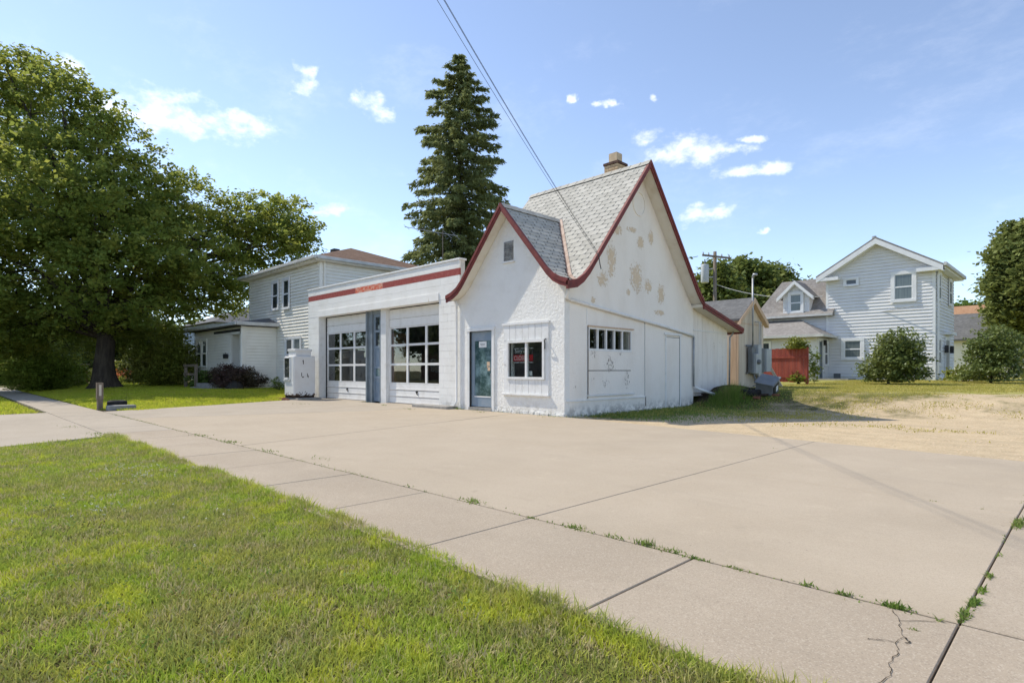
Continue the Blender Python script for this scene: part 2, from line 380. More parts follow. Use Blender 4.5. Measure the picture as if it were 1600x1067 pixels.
    # grass blades
    def grass(name, a, b, dry, tl=.35, patch=1.4):
        t = NT(name); r = t.attr('rnd')
        c = t.mix(t.rng(t.noise(patch,4,.6),.35,.65), a, b)
        c = t.mix(t.rng(r, .55, 1.0), c, tuple(v*1.25 for v in b))
        c = t.mix(t.rng(t.math('ADD', t.math('MULTIPLY', r, .32), t.noise(2.6,5,.65)), .70, .90), c, dry)
        d = t.bsdf(c, .65, .15, out=False); tr = t.n('ShaderNodeBsdfTranslucent'); t.L(c, tr.inputs[0])
        mx = t.n('ShaderNodeMixShader'); mx.inputs[0].default_value = tl; t.L(d, mx.inputs[1]); t.L(tr.outputs[0], mx.inputs[2]); t.L(mx.outputs[0], t.out.inputs[0]); return t.m
    t = NT('lawn_grass'); r = t.attr('rnd'); f = t.noise(2.3,4,.6); f2 = t.noise(.9,3,.5)
    c = t.mix(t.rng(f,.36,.62), (.37,.375,.10), (.42,.53,.06)); c = t.mix(t.rng(t.noise(3.1,4,.6),.47,.64), c, (.60,.63,.065)); c = t.mix(t.math('MULTIPLY', t.rng(f2,.48,.66), .55), c, (.42,.37,.15))
    c = t.mix(t.math('MULTIPLY', t.rng(r,.5,1.,smooth=False), .65), c, (.66,.68,.14)); c = t.mix(t.math('MULTIPLY', t.rng(r,.4,.0,smooth=False), .45), c, (.15,.21,.04)); c = t.mix(t.rng(t.math('ADD', t.math('MULTIPLY', r, .4), t.noise(5,4,.6)), .76, .90), c, (.60,.51,.27))
    d = t.bsdf(c, .65, .15, out=False); tr = t.n('ShaderNodeBsdfTranslucent'); t.L(c, tr.inputs[0]); mx = t.n('ShaderNodeMixShader'); mx.inputs[0].default_value = .34; t.L(d, mx.inputs[1]); t.L(tr.outputs[0], mx.inputs[2]); t.L(mx.outputs[0], t.out.inputs[0]); M['grass'] = t.m
    M['grass_left'] = grass('bright_lawn_grass', (.42,.50,.045), (.55,.57,.06), (.56,.50,.12), .5)
    M['grass_right'] = grass('dry_lawn_grass', (.37,.34,.075), (.48,.42,.105), (.56,.46,.20))
    M['weed'] = grass('weed_grass', (.13,.21,.04), (.20,.28,.055), (.30,.29,.11))
    def leaf(name, a, b, cc, tl=.35, spec=.3, rough=.5, patch=.5):
        t = NT(name); r = t.attr('rnd'); c = t.mix(r, a, b)
        c = t.mix(t.rng(t.noise(patch,3,.6), .45, .68), c, cc)
        d = t.bsdf(c, rough, spec, out=False); tr = t.n('ShaderNodeBsdfTranslucent'); t.L(t.mix(.5, c, cc), tr.inputs[0])
        mx = t.n('ShaderNodeMixShader'); mx.inputs[0].default_value = tl; t.L(d, mx.inputs[1]); t.L(tr.outputs[0], mx.inputs[2]); t.L(mx.outputs[0], t.out.inputs[0]); return t.m
    M['maple'] = leaf('maple_leaf', (.155,.225,.046), (.225,.295,.06), (.38,.385,.078), .55, .15, .6, 1.1)
    M['spruce'] = leaf('spruce_needle', (.165,.205,.085), (.24,.275,.11), (.31,.33,.13), .4, .12, .7, .8)
    M['fartree'] = leaf('far_tree_leaf', (.125,.17,.042), (.17,.21,.056), (.21,.235,.065), .35, .15, .6)
    M['oak'] = leaf('dense_tree_leaf', (.15,.185,.055), (.215,.245,.075), (.25,.275,.085), .3, .12, .6)
    M['lilac'] = leaf('lilac_leaf', (.11,.155,.045), (.17,.21,.06), (.20,.23,.068), .3, .3, .5)
    M['shrub'] = leaf('shrub_leaf', (.15,.22,.03), (.22,.28,.044), (.29,.32,.06), .5, .15, .6)
    M['darkshrub'] = leaf('dark_shrub_leaf', (.10,.165,.036), (.145,.22,.05), (.175,.25,.055), .4, .15, .6)
    M['barberry'] = leaf('barberry_leaf', (.085,.05,.045), (.125,.07,.06), (.10,.085,.05), .25, .15, .6)
    M['yellowshrub'] = leaf('yellow_green_leaf', (.17,.21,.03), (.24,.26,.045), (.28,.27,.06), .35)
    M['lily'] = leaf('orange_petal', (.62,.17,.04), (.72,.26,.08), (.6,.14,.05), .3)
    M['clover'] = simple('clover_flower', (.75,.72,.60), (.65,.62,.48), 20, .8)
    M['bark'] = simple('bark', (.085,.068,.052), (.05,.04,.032), 3, .95, .1, .8, 9, stretch=(3,3,.6))
    M['bark_spruce'] = simple('spruce_bark', (.12,.095,.07), (.07,.056,.042), 4, .95, .1, .5, 12)
    # house materials
    M['siding_l'] = simple('cream_vinyl_siding', (.88,.845,.765), (.81,.77,.69), 1.2, .55, .3, lo=.4, hi=.7)
    M['siding_r'] = simple('grey_white_vinyl_siding', (.76,.75,.745), (.70,.69,.69), 1.2, .55, .3, lo=.4, hi=.7)
    M['siding_b'] = simple('blue_grey_siding', (.46,.51,.54), (.40,.45,.48), 1.2, .6, .3)
    M['trim_r'] = simple('white_vinyl_trim', (.80,.80,.80), (.74,.74,.74), 3, .5, .3)
    def roofm(name, a, b, course=.13, az='z'):
        t = NT(name); vo = t.voro(9, out='Color'); sp = t.n('ShaderNodeSeparateColor'); t.L(vo, sp.inputs[0])
        c = t.mix(sp.outputs[0], a, b); c = t.mix(t.math('MULTIPLY', t.rng(t.noise(1.1,5,.6),.4,.7), .35), c, tuple(v*.6 for v in a))
        zz = t.math('FRACT', t.math('DIVIDE', t.xyz()[2], course)); line = t.rng(zz, .16, .0)
        c = t.mix(t.math('MULTIPLY', line, .5), c, tuple(v*.45 for v in a)); t.bsdf(c, .93, .15, t.bump(t.math('ADD', t.noise(60,3,.6), zz), .4, .02)); return t.m
    M['roof_brown'] = roofm('brown_roof_shingle', (.155,.095,.065), (.21,.135,.095), .10)
    M['roof_grey'] = roofm('weathered_grey_roof_shingle', (.235,.215,.20), (.31,.29,.27), .13)
    M['roof_dark'] = roofm('dark_roof_shingle', (.13,.13,.13), (.18,.18,.18), .10)
    M['roof_orange'] = roofm('orange_brown_roof_shingle', (.36,.20,.115), (.44,.27,.16), .15)
    M['gutter'] = simple('grey_white_gutter', (.62,.615,.59), (.52,.51,.48), 3, .5, .4)
    t = NT('window_glass'); f = t.rng(t.noise(1.1,3,.5), .4, .65)
    t.bsdf(t.mix(f, (.022,.028,.032), (.055,.065,.068)), .04, .7); M['glass_house'] = t.m
    t = NT('curtained_glass'); t.bsdf(t.mix(t.rng(t.noise(9,2,.5,(6,6,.05)),.35,.65), (.10,.125,.13), (.16,.19,.19)), .06, .6); M['glass_curtain'] = t.m
    t = NT('garage_pane'); tr = t.n('ShaderNodeBsdfTransparent'); tr.inputs[0].default_value = (.84,.87,.86,1)
    gl = t.n('ShaderNodeBsdfGlossy'); gl.inputs['Roughness'].default_value = .015; gl.inputs[0].default_value = (.9,.92,.93,1)
    t.L(t.bump(t.noise(1.7,2,.5), .04, .02), gl.inputs['Normal'])
    lw = t.n('ShaderNodeLayerWeight'); lw.inputs[0].default_value = .5; fr = t.math('ADD', .055, t.math('MULTIPLY', t.math('POWER', lw.outputs['Facing'], 4.), .8)); mx = t.n('ShaderNodeMixShader'); t.L(fr, mx.inputs[0]); t.L(tr.outputs[0], mx.inputs[1]); t.L(gl.outputs[0], mx.inputs[2])
    dst = t.n('ShaderNodeBsdfDiffuse'); dst.inputs[0].default_value = (.30,.31,.30,1); m2 = t.n('ShaderNodeMixShader'); t.L(t.math('ADD', .006, t.math('MULTIPLY', t.rng(t.noise(2.4,6,.7),.5,.85), .05)), m2.inputs[0]); t.L(mx.outputs[0], m2.inputs[1]); t.L(dst.outputs[0], m2.inputs[2]); t.L(m2.outputs[0], t.out.inputs[0])
    M['pane'] = t.m
    t = NT('dirty_door_glass'); f = t.rng(t.noise(2.2,6,.7), .40, .70)
    t.bsdf(t.mix(f, (.035,.075,.075), (.22,.33,.35)), .12, .6); M['door_glass'] = t.m
    M['blue_paint'] = simple('blue_grey_paint', (.21,.275,.345), (.27,.32,.37), 4, .55, .3, .1, 30)
    M['blue_steel'] = simple('blue_grey_steel', (.24,.285,.32), (.19,.22,.24), 4, .5, .4)
    M['door_paint'] = simple('garage_door_paint', (.82,.81,.785), (.72,.705,.67), 3, .5, .3, lo=.45, hi=.75)
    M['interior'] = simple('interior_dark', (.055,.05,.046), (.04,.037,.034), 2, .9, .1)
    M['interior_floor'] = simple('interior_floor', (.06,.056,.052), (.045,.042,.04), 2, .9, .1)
    M['orange_box'] = simple('orange_cabinet', (.50,.16,.055), (.40,.12,.045), 3, .6)
    M['steel'] = simple('galvanised_steel', (.40,.41,.42), (.31,.32,.33), 6, .45, .5, metal=.35)
    M['box_grey'] = simple('grey_electrical_box', (.44,.46,.47), (.38,.40,.41), 3, .5, .4)
    M['box_dark'] = simple('dark_grey_metal', (.17,.18,.19), (.13,.14,.15), 3, .5, .4)
    M['black'] = simple('black_plastic', (.018,.018,.02), (.03,.03,.032), 6, .5, .4)
    M['rubber'] = simple('black_rubber', (.022,.022,.023), (.035,.034,.034), 8, .8, .2, .2, 40)
    M['wood_old'] = simple('weathered_wood', (.27,.215,.16), (.16,.125,.095), 5, .9, .1, .5, 12, stretch=(4,4,.4))
    M['wood_pole'] = simple('utility_pole_wood', (.23,.19,.15), (.15,.125,.10), 5, .9, .1, stretch=(4,4,.3))
    M['beige_board'] = simple('beige_board_siding', (.66,.575,.47), (.58,.495,.395), 1.5, .8, .2, .2, 20, stretch=(5,5,.4))
    M['beige_trim'] = simple('peach_trim_board', (.64,.47,.33), (.55,.39,.27), 3, .8, .2, .2, 20, stretch=(5,5,.4))
    t = NT('leanto_paint'); z = t.xyz()[2]; c = t.mix(t.math('MULTIPLY', t.rng(t.noise(1.6,6,.6,(3,3,.4)),.42,.7),.5), (.84,.79,.72), (.68,.61,.53))
    pk = t.rng(t.noise(9,5,.7,(3,3,.5)), .655, .69); c = t.mix(pk, c, (.16,.12,.085)); t.bsdf(c, .8, .2, t.bump(t.noise(12,4,.6,(4,4,.4)), .3, .01)); M['leanto'] = t.m
    M['fence_red'] = simple('barn_red_fence_stain', (.36,.09,.065), (.26,.065,.05), 2.5, .8, .15, .2, 20, stretch=(4,4,.4))
    M['debris'] = simple('dark_debris', (.065,.045,.035), (.035,.026,.02), 9, .95, .1)
    M['cab_white'] = None
    t = NT('chipped_white_enamel'); z = t.xyz()[2]
    c = t.mix(t.math('MULTIPLY', t.rng(t.noise(2.5,5,.6),.4,.7),.4), (.74,.735,.72), (.60,.58,.55))
    rust = t.rng(t.math('ADD', t.noise(8,6,.7), t.math('MULTIPLY', t.rng(z,.42,.12), .30)), .70, .74); c = t.mix(rust, c, (.085,.05,.035))
    t.bsdf(c, .5, .35); M['cab_white'] = t.m
    M['red_brick'] = simple('old_red_brick', (.25,.115,.075), (.17,.075,.05), 10, .9, .15, .3, 60)
    M['paper'] = simple('white_paper', (.80,.80,.78), (.75,.75,.73), 8, .8)
    M['sign_black'] = simple('sign_black', (.02,.02,.022), (.03,.03,.03), 6, .4)
    M['sign_red'] = simple('sign_red', (.55,.02,.03), (.5,.02,.03), 6, .4)
    M['sign_white'] = simple('sign_white', (.8,.8,.78), (.76,.76,.74), 6, .5)
    M['wire'] = simple('black_wire', (.03,.03,.032), (.05,.05,.05), 9, .6)
    M['car'] = simple('dark_car_paint', (.03,.025,.04), (.035,.03,.045), 3, .25, .6)
    M['vent'] = simple('old_vent_glass', (.20,.20,.195), (.42,.41,.39), 9, .5, .4)
    M['bin'] = simple('blue_grey_plastic', (.19,.20,.205), (.15,.16,.165), 4, .5, .3)
    M['stone'] = simple('dark_stone', (.045,.04,.036), (.03,.027,.025), 6, .8)
mats(); M = MAT

# ================================================================== SETTING: ground and pavements
def ground():
    def axis(a, b): 
        return np.unique(np.concatenate([np.linspace(-400,-40,19), np.arange(-40,-14,1.), np.arange(a,b,.4), np.arange(b,42,1.), np.linspace(42,400,18)]))
    xs = axis(-14,16); ys = axis(-14,30)
    X, Y = np.meshgrid(xs, ys); Z = G(X, Y)
    out = (X>.3)|(Y>6.5)|(X<-13.8)|(Y<-9.0)
    Z = Z + (vnoise(X,Y,.9)-.5)*.03*out*(np.abs(X)<45)
    # keep the slabs clear of the soil
    V = np.stack([X.ravel(), Y.ravel(), Z.ravel()-.004], 1); nx, ny = len(xs), len(ys)
    i = np.arange(nx-1)[None,:]+nx*np.arange(ny-1)[:,None]; i = i.ravel()
    idx = np.stack([i, i+1, i+1+nx, i+nx], 1).ravel()
    o = npmesh('ground', V, np.full(len(i),4), idx, M['ground']); o['kind'] = 'structure'
    o.data.polygons.foreach_set('use_smooth', [True]*len(o.data.polygons))
ground()
def slab(parent, poly, mat, top_z=.016, gap=.0045, name='slab', bev=.005):
    # shrink polygon by gap, prism 9 cm thick with a small rounded arris
    cx = sum(p[0] for p in poly)/len(poly); cy = sum(p[1] for p in poly)/len(poly)
    def inset(g):
        out = []; n = len(poly)
        for i in range(n):
            p0, p1, p2 = Vector(poly[i-1]), Vector(poly[i]), Vector(poly[(i+1)%n])
            e1 = (p1-p0).normalized(); e2 = (p2-p1).normalized(); n1 = Vector((-e1.y, e1.x)); n2 = Vector((-e2.y, e2.x))
            b = (n1+n2); k = g/max(.3, (1+n1.dot(n2))); out.append(p1+b*k)
        return out
    a = inset(gap); b = inset(gap+bev); n = len(poly); tz = top_z+random.uniform(-.0015,.0015)
    vs = [(p.x,p.y,-.09) for p in a]+[(p.x,p.y,tz-bev) for p in a]+[(p.x,p.y,tz) for p in b]
    fs = [tuple(range(2*n,3*n))]+[(i,(i+1)%n,n+(i+1)%n,n+i) for i in range(n)]+[(n+i,n+(i+1)%n,2*n+(i+1)%n,2*n+i) for i in range(n)]
    m = MB(); m.add(vs, fs); return m.build(name, mat, parent)
def pavements():
    m = MB(); m.add([(-9.9,-8.64,.002),(12.6,-8.64,.002),(12.6,-1.9,.002),(0,-.3,.002),(-4.0,-.3,.002),(-9.0,-.3,.002)], [(0,1,2,3,4,5)]); struct(m, 'joint_soil', M['joint'])
    sw = tag(empty('sidewalk', (0,-8.1,0)), kind='structure')
    js = [12.6,11.27,9.94,8.6,7.32,5.98,4.64]
    while js[-1] > -40: js.append(js[-1]-1.335)
    for a, b in zip(js[1:], js[:-1]):
        slab(sw, [(a,-8.68),(b,-8.68),(b,-7.572),(a,-7.572)], M['walk'] if b > -2.5 else M['drive'])
    ap = tag(empty('apron', (0,-4,0)), kind='structure')
    yb = lambda x: -.18-.125*x                     # back edge against the gravel
    A = M['apron']
    slab(ap, [(5.97,-7.56),(8.6,-7.56),(8.62,-4.78),(5.96,-4.5)], A)
    slab(ap, [(5.96,-4.5),(8.62,-4.78),(8.66,yb(8.66)),(5.93,yb(5.93))], A, gap=.003)
    slab(ap, [(8.6,-7.56),(12.6,-7.56),(12.6,-5.0),(8.62,-4.78)], M['walk'])
    slab(ap, [(8.62,-4.78),(12.6,-5.0),(12.6,yb(12.6)),(8.66,yb(8.66))], M['walk'])
    slab(ap, [(.0,-7.56),(5.97,-7.56),(5.96,-4.5),(-.75,-4.0)], A, gap=.005)
    slab(ap, [(-.75,-4.0),(5.96,-4.5),(5.93,yb(5.93)),(.02,-.06),(-1.55,-.04)], A, gap=.002)
    slab(ap, [(-6.9,-7.56),(.0,-7.56),(-.75,-4.0),(-1.25,-1.7),(-5.2,-2.3)], A, gap=.004)
    slab(ap, [(-5.2,-2.3),(-1.25,-1.7),(-1.55,-.04),(-4.0,-.04),(-4.9,-.04)], A, gap=.006)
    slab(ap, [(-10.0,-7.56),(-6.9,-7.56),(-5.2,-2.3),(-4.9,-.04),(-8.3,-.04),(-9.3,-3.6)], M['drive'], gap=.008)
    slab(ap, [(-10.0,-7.56),(-9.3,-3.6),(-8.3,-.04),(-12.55,-.04),(-12.3,-1.7),(-11.0,-4.6)], M['drive'], gap=.009)
    for (a, b) in ((-12.62,-9.43),(-8.18,-4.95)):   # sills inside the two bays
        slab(ap, [(a,-.03),(b,-.03),(b,.38),(a,.38)], M['drive'], top_z=.02, gap=.002)
    dr = tag(empty('driveway', (-6,-11,0)), kind='structure')
    slab(dr, [(-10.2,-12.9),(-6.3,-12.9),(-6.3,-8.69),(-10.6,-8.69)], M['drive'])
    slab(dr, [(-6.3,-12.9),(-1.2,-12.9),(-2.95,-8.69),(-6.3,-8.69)], M['drive'])
    m = MB(); m.box(-200,200,-22,-13.1,-.2,-.045); struct(m, 'road', M['asphalt'])
    kb = tag(empty('kerb', (0,-13,0)), kind='structure')
    for k in range(-12, 10):
        if -4 < k < 0: continue
        mm = MB(); mm.box(k*3+.01, k*3+2.99, -13.1, -12.92, -.2, .06); mm.build('kerb_stone', M['step'], kb, bevel=.02)
    # crack in the corner walk slab, filled with dirt
    m = MB(); 
    def crack(pts, w):
        full = [pts[0]]
        for p, q in zip(pts[:-1], pts[1:]):
            for k in range(1, 6): full.append((p[0]+(q[0]-p[0])*k/5+random.uniform(-.006,.006)*(k < 5), p[1]+(q[1]-p[1])*k/5+random.uniform(-.006,.006)*(k < 5)))
        pts = full
        for (p, q) in zip(pts[:-1], pts[1:]):
            a, b = Vector((*p,0)), Vector((*q,0)); d = (b-a).normalized(); s = Vector((-d.y,d.x,0))*w*random.uniform(.5,1.3)
            m.add([(a-s)+Vector((0,0,.0186)), (b-s)+Vector((0,0,.0186)), (b+s)+Vector((0,0,.0186)), (a+s)+Vector((0,0,.0186))], [(0,1,2,3)])
    crack([(8.35,-7.60),(8.40,-7.72),(8.42,-7.80),(8.455,-7.90),(8.44,-7.98),(8.47,-8.08),(8.46,-8.2),(8.49,-8.3),(8.47,-8.42)], .0014)
    crack([(8.455,-7.90),(8.48,-7.93),(8.47,-7.96)], .0026); crack([(8.44,-7.98),(8.38,-8.0),(8.35,-8.03)], .0018)
    crack([(8.40,-7.72),(8.52,-7.62)], .002)
    c = m.build('crack', M['dirt_dark'], sw)
pavements()

# ================================================================== THE FILLING STATION
ST = thing('filling_station', 'white stucco filling station with red trimmed steep gables and two garage bays', 'building', (-4,3,0))
MS = np.array([0,2.75,3.0,3.25,3.6]); MZ = np.array([6.94,3.66,3.43,3.28,3.21])
FS = np.array([0,1.6,1.8,2.0,2.25]); FZ = np.array([5.49,3.63,3.45,3.345,3.26])
RY, RX = 3.24, -1.88
pm = lambda s: float(np.interp(s, MS, MZ)); pf = lambda s: float(np.interp(s, FS, FZ))
pmi = lambda z: float(np.interp(-z, -MZ, MS)); pfi = lambda z: float(np.interp(-z, -FZ, FS))
X0, X1, Y0 = -4.13, .37, -.31
YB = 6.36   # back eave where the lean-to roof takes over
def lz(y): return 3.235-(y-YB)*(3.235-2.58)/(9.28-YB)
def roof_strip(rows, name, mat, parent, th=.10):
    m = MB(); n = len(rows)
    for (a, b), (c, d) in zip(rows[:-1], rows[1:]):
        t = [Vector(a), Vector(b), Vector(d), Vector(c)]; dn = Vector((0,0,-th))
        m.add([*t, *[v+dn for v in t]], [(0,1,2,3),(7,6,5,4),(0,4,5,1),(1,5,6,2),(2,6,7,3),(3,7,4,0)])
    return m.build(name, mat, parent)
def station_roof():
    R = empty('roof', (-1.9,3,5)); R.parent = ST; R.location = Vector((-1.9,3,5))-ST.location; WL[R.name] = Vector((-1.9,3,5))
    sv = np.unique(np.concatenate([np.linspace(0,2.7,10), np.linspace(2.75,3.6,9)]))
    # main front slope right and left of the cross gable, and the back slope
    right, left = [], []
    for s in sv:
        y = RY-s; z = pm(s); sf = pfi(z) if z < 5.49 else 0
        if z < 3.26: sf = 2.25
        right.append(((RX+sf, y, z), (X1, y, z))); left.append(((X0, y, z), (RX-sf, y, z)))
    roof_strip(right, 'roof_deck', M['soffit'], R); roof_strip(left, 'roof_deck', M['soffit'], R)
    sb = [s for s in sv if s < YB-RY]+[YB-RY]
    roof_strip([((X0,RY+s,pm(s)),(X1,RY+s,pm(s))) for s in sb], 'roof_deck', M['soffit'], R)
    roof_strip([((X0,y,lz(y)),(X1,y,lz(y))) for y in (YB,7.8,9.28)], 'lean_to_deck', M['soffit'], R)
    fv = np.unique(np.concatenate([np.linspace(0,1.5,8), np.linspace(1.6,2.25,8)]))
    for sg in (1,-1):
        rows = []
        for s in fv:
            z = pf(s); yv = RY-pmi(z) 
            rows.append(((RX+sg*s, Y0, z), (RX+sg*s, yv, z)))
        roof_strip(rows, 'gable_deck', M['soffit'], R)
    # dark underlay on top (seen in the shingle joints)
    def sheet(rows, name):
        m = MB()
        for (a,b),(c,d) in zip(rows[:-1], rows[1:]): m.add([Vector(p)+Vector((0,0,.004)) for p in (a,b,d,c)], [(0,1,2,3)])
        m.build(name, M['shingle_gap'], R)
    sheet(right, 'underlay'); sheet([((RX+s, Y0, pf(s)), (RX+s, RY-pmi(pf(s)), pf(s))) for s in fv], 'underlay'); sheet(left, 'underlay')
    # interlocking shingles, row by row: arc length runs down the slope
    def arc(S_, Z_):
        s = np.linspace(0, S_[-1], 200); z = np.interp(s, S_, Z_); l = np.concatenate([[0], np.cumsum(np.hypot(np.diff(s), np.diff(z)))]); return s, z, l
    made = [0]; stuff = MB()
    def tile_rows(S_, Z_, urange, P, expo=.19, wid=.36):
        s, z, l = arc(S_, Z_); rows = int(l[-1]/expo)+1
        for r in range(rows):
            l0 = max(0, l[-1]-(r+1)*expo); l1 = l[-1]-r*expo
            if l1-l0 < .05: continue
            def pt(u, q, lift):
                ll = l0+(l1-l0)*q; ss_ = float(np.interp(ll, l, s)); zz = float(np.interp(ll, l, z))
                return P(u, ss_, zz+lift)
            off = (r%2)*wid*.5
            um0, um1 = urange(float(np.interp((l0+l1)/2, l, s)))
            k0 = int(math.floor((um0-off)/wid)); k1 = int(math.ceil((um1-off)/wid))
            for k in range(k0, k1):
                ua = max(um0, off+k*wid)+.004; ub = min(um1, off+(k+1)*wid)-.004
                if ub-ua < .05: continue
                ch = min(.05, (ub-ua)*.25); j = random.uniform(-.003,.004); lo = .020+j
                poly = [(ua+ch*.6,-.0,.010),(ub-ch*.6+ .02*0,-.0,.010),(ub,.42,.016),(ub-.0,.62,.019),(ub-ch,1.0,lo),(ua+.004,1.0,lo),(ua,.42,.016)]
                top_ = [pt(u,q,h) for u,q,h in poly]; n = len(top_)
                bot = [Vector(v)-Vector((0,0,.016)) for v in top_]
                mb = MB() if made[0] < 300 else stuff
                mb.add([*top_, *bot], [tuple(range(n))]+[(i, n+i, n+(i+1)%n, (i+1)%n) for i in range(n)])
                if mb is not stuff: mb.build('shingle', M['shingle'], R); made[0] += 1
    def ur(s):
        z = pm(s); sf = pfi(z) if z < 5.49 else 0
        if z < 3.26: sf = 2.25
        return (RX+sf+.05 if sf else X0, X1+.02)
    tile_rows(MS, MZ, ur, lambda u,s,z: (u, RY-s, z))
    tile_rows(FS, FZ, lambda s: (Y0-.02, RY-pmi(pf(s))-.05), lambda u,s,z: (RX+s, u, z), .17, .36)
    # unseen slopes still covered
    tile_rows(FS, FZ, lambda s: (Y0-.02, RY-pmi(pf(s))-.05), lambda u,s,z: (RX-s, u, z), .17, .36)
    def ul(s):
        z = pm(s)
        if z >= 5.49: return (0, .01)
        sf = pfi(z) if z > 3.26 else 2.25
        return (X0, RX-sf-.05)
    tile_rows(MS, MZ, ul, lambda u,s,z: (u, RY-s, z))
    tile_rows(np.array([0,2.75,3.12]), np.array([6.94,3.66,3.24]), lambda s: (X0, X1+.02), lambda u,s,z: (u, RY+s, z))
    tile_rows(np.array([YB,9.3])-YB, np.array([lz(YB),lz(9.3)]), lambda s: (X0, X1+.02), lambda u,s,z: (u, YB+s, z))
    if stuff.v:
        o = stuff.build('shingle_field', M['shingle'], R); o['kind'] = 'stuff'
    # ridge caps
    def caps(a, b, n):
        a, b = Vector(a), Vector(b)
        for i in range(n):
            p = a.lerp(b, i/n); q = a.lerp(b, (i+1.08)/n); d = (b-a).normalized(); sd_ = Vector((-d.y,d.x,0))*.14; dn = Vector((0,0,-.15)); up = Vector((0,0,.03)); u2 = Vector((0,0,.042))
            mb = MB(); mb.add([p+up, q+u2, q+u2+sd_+dn, p+up+sd_+dn, q+u2-sd_+dn, p+up-sd_+dn], [(0,1,2,3),(1,0,5,4)]); mb.build('ridge_cap', M['shingle'], R)
    caps((X0-.02,RY,6.945),(X1+.02,RY,6.945), 14); caps((RX,Y0-.02,5.495),(RX,RY-pmi(5.49)+.1,5.495), 8)
    # valley flashing
    for sg in (1,-1):
        m = MB(); pts = []
        for z in np.linspace(5.47,3.27,22):
            s = pfi(z); y = RY-pmi(z); pts.append(Vector((RX+sg*s, y, z)))
        for p, q in zip(pts[:-1], pts[1:]):
            w = .11
            up = Vector((0,0,.032)); sd_ = Vector((sg*w,0,0)); yd = Vector((0,-w,0))
            m.add([p+up, q+up, q+up+sd_*.9+Vector((0,0,.008)), p+up+sd_*.9+Vector((0,0,.008)), q+up+yd*.45, p+up+yd*.45], [(0,1,2,3),(1,0,5,4)])
        m.build('valley_flashing', M['flashing'], R)
    # red rake boards
    def rake(profile, P, name, d=.165, over=.03):
        m = MB(); n = len(profile)
        for (s0,z0),(s1,z1) in zip(profile[:-1], profile[1:]):
            c = [P(s0,0,z0-d),P(s1,0,z1-d),P(s1,.045,z1-d),P(s0,.045,z0-d),P(s0,0,z0+over),P(s1,0,z1+over),P(s1,.045,z1+over),P(s0,.045,z0+over)]
            m.hexa(c)
            c = [P(s0,-.01,z0-d*.42),P(s1,-.01,z1-d*.42),P(s1,.065,z1-d*.42),P(s0,.065,z0-d*.42),P(s0,-.01,z0+over+.006),P(s1,-.01,z1+over+.006),P(s1,.065,z1+over+.006),P(s0,.065,z0+over+.006)]
            m.hexa(c)
        m.build(name, M['red_trim'], R)
    pr = lambda S_, Z_, dl: [(s, float(np.interp(s, S_, Z_))) for s in dl]
    f_s = [0,.8,1.6,1.7,1.8,1.9,2.0,2.1,2.28]; m_s = [0,1.4,2.75,2.9,3.0,3.12,3.25,3.4,3.62]
    rake(pr(FS,FZ,f_s), lambda s,d,z: (RX+s, Y0-d, z), 'rake_board'); rake(pr(FS,FZ,f_s), lambda s,d,z: (RX-s, Y0-d, z), 'rake_board')
    rake(pr(MS,MZ,m_s), lambda s,d,z: (X1+d, RY-s, z), 'rake_board')
    bk = [(s, z) for s, z in pr(MS,MZ,[0,1.4,2.75,2.9,3.0,3.1])]+[(YB-RY+.02, 3.23)]
    rake(bk, lambda s,d,z: (X1+d, RY+s, z), 'rake_board')
    rake([(YB+.02,3.235),(9.31,2.575)], lambda s,d,z: (X1+d, s, z), 'lean_to_fascia', .13)
    rake([(YB+.02,3.235),(9.31,2.575)], lambda s,d,z: (X0-d, s, z), 'lean_to_fascia', .13)
    m = MB(); m.box(X0, X1, 9.285, 9.33, 2.42, 2.60); m.build('eave_board', M['red_trim'], R)
    # chimney
    ch = empty('chimney', (-.95,3.5,6.4)); ch.parent = R; ch.location = Vector((-.95,3.5,6.4))-WL[R.name]; WL[ch.name] = Vector((-.95,3.5,6.4))
    m = MB(); m.box(-1.165,-.735,3.285,3.715,6.2,7.285); m.build('chimney_core', M['mortar_grey'], ch)
    z = 6.62; k = 0
    while z < 7.25:
        dark = z > 7.12
        e = .235+(.025 if dark else 0)
        for side in range(4):
            us = [-e+(k%2)*.1075, -e+.215+(k%2)*.1075] if k%2 else [-e, -e+.235]
            for a, b in ([(-e,-e+.15),(-e+.16,-e+.365),(-e+.375,e)] if k%2 else [(-e,-.005),(.005,e)]):
                mb = MB(); 
                if side == 0: mb.box(-.95+a,-.95+b,3.5-e,3.5-e+.06,z,z+.07)
                if side == 1: mb.box(-.95+e-.06,-.95+e,3.5+max(a,-e+.062),3.5+min(b,e-.062),z,z+.07)
                if side == 2: mb.box(-.95+a,-.95+b,3.5+e-.06,3.5+e,z,z+.07)
                if side == 3: mb.box(-.95-e,-.95-e+.06,3.5+max(a,-e+.062),3.5+min(b,e-.062),z,z+.07)
                mb.build('brick', M['brick_dark' if dark else 'brick_tan'], ch)
        z += .082; k += 1
    m = MB(); m.box(-1.09,-.81,3.36,3.64,7.28,7.56); m.build('flue', M['flue'], ch)
station_roof()

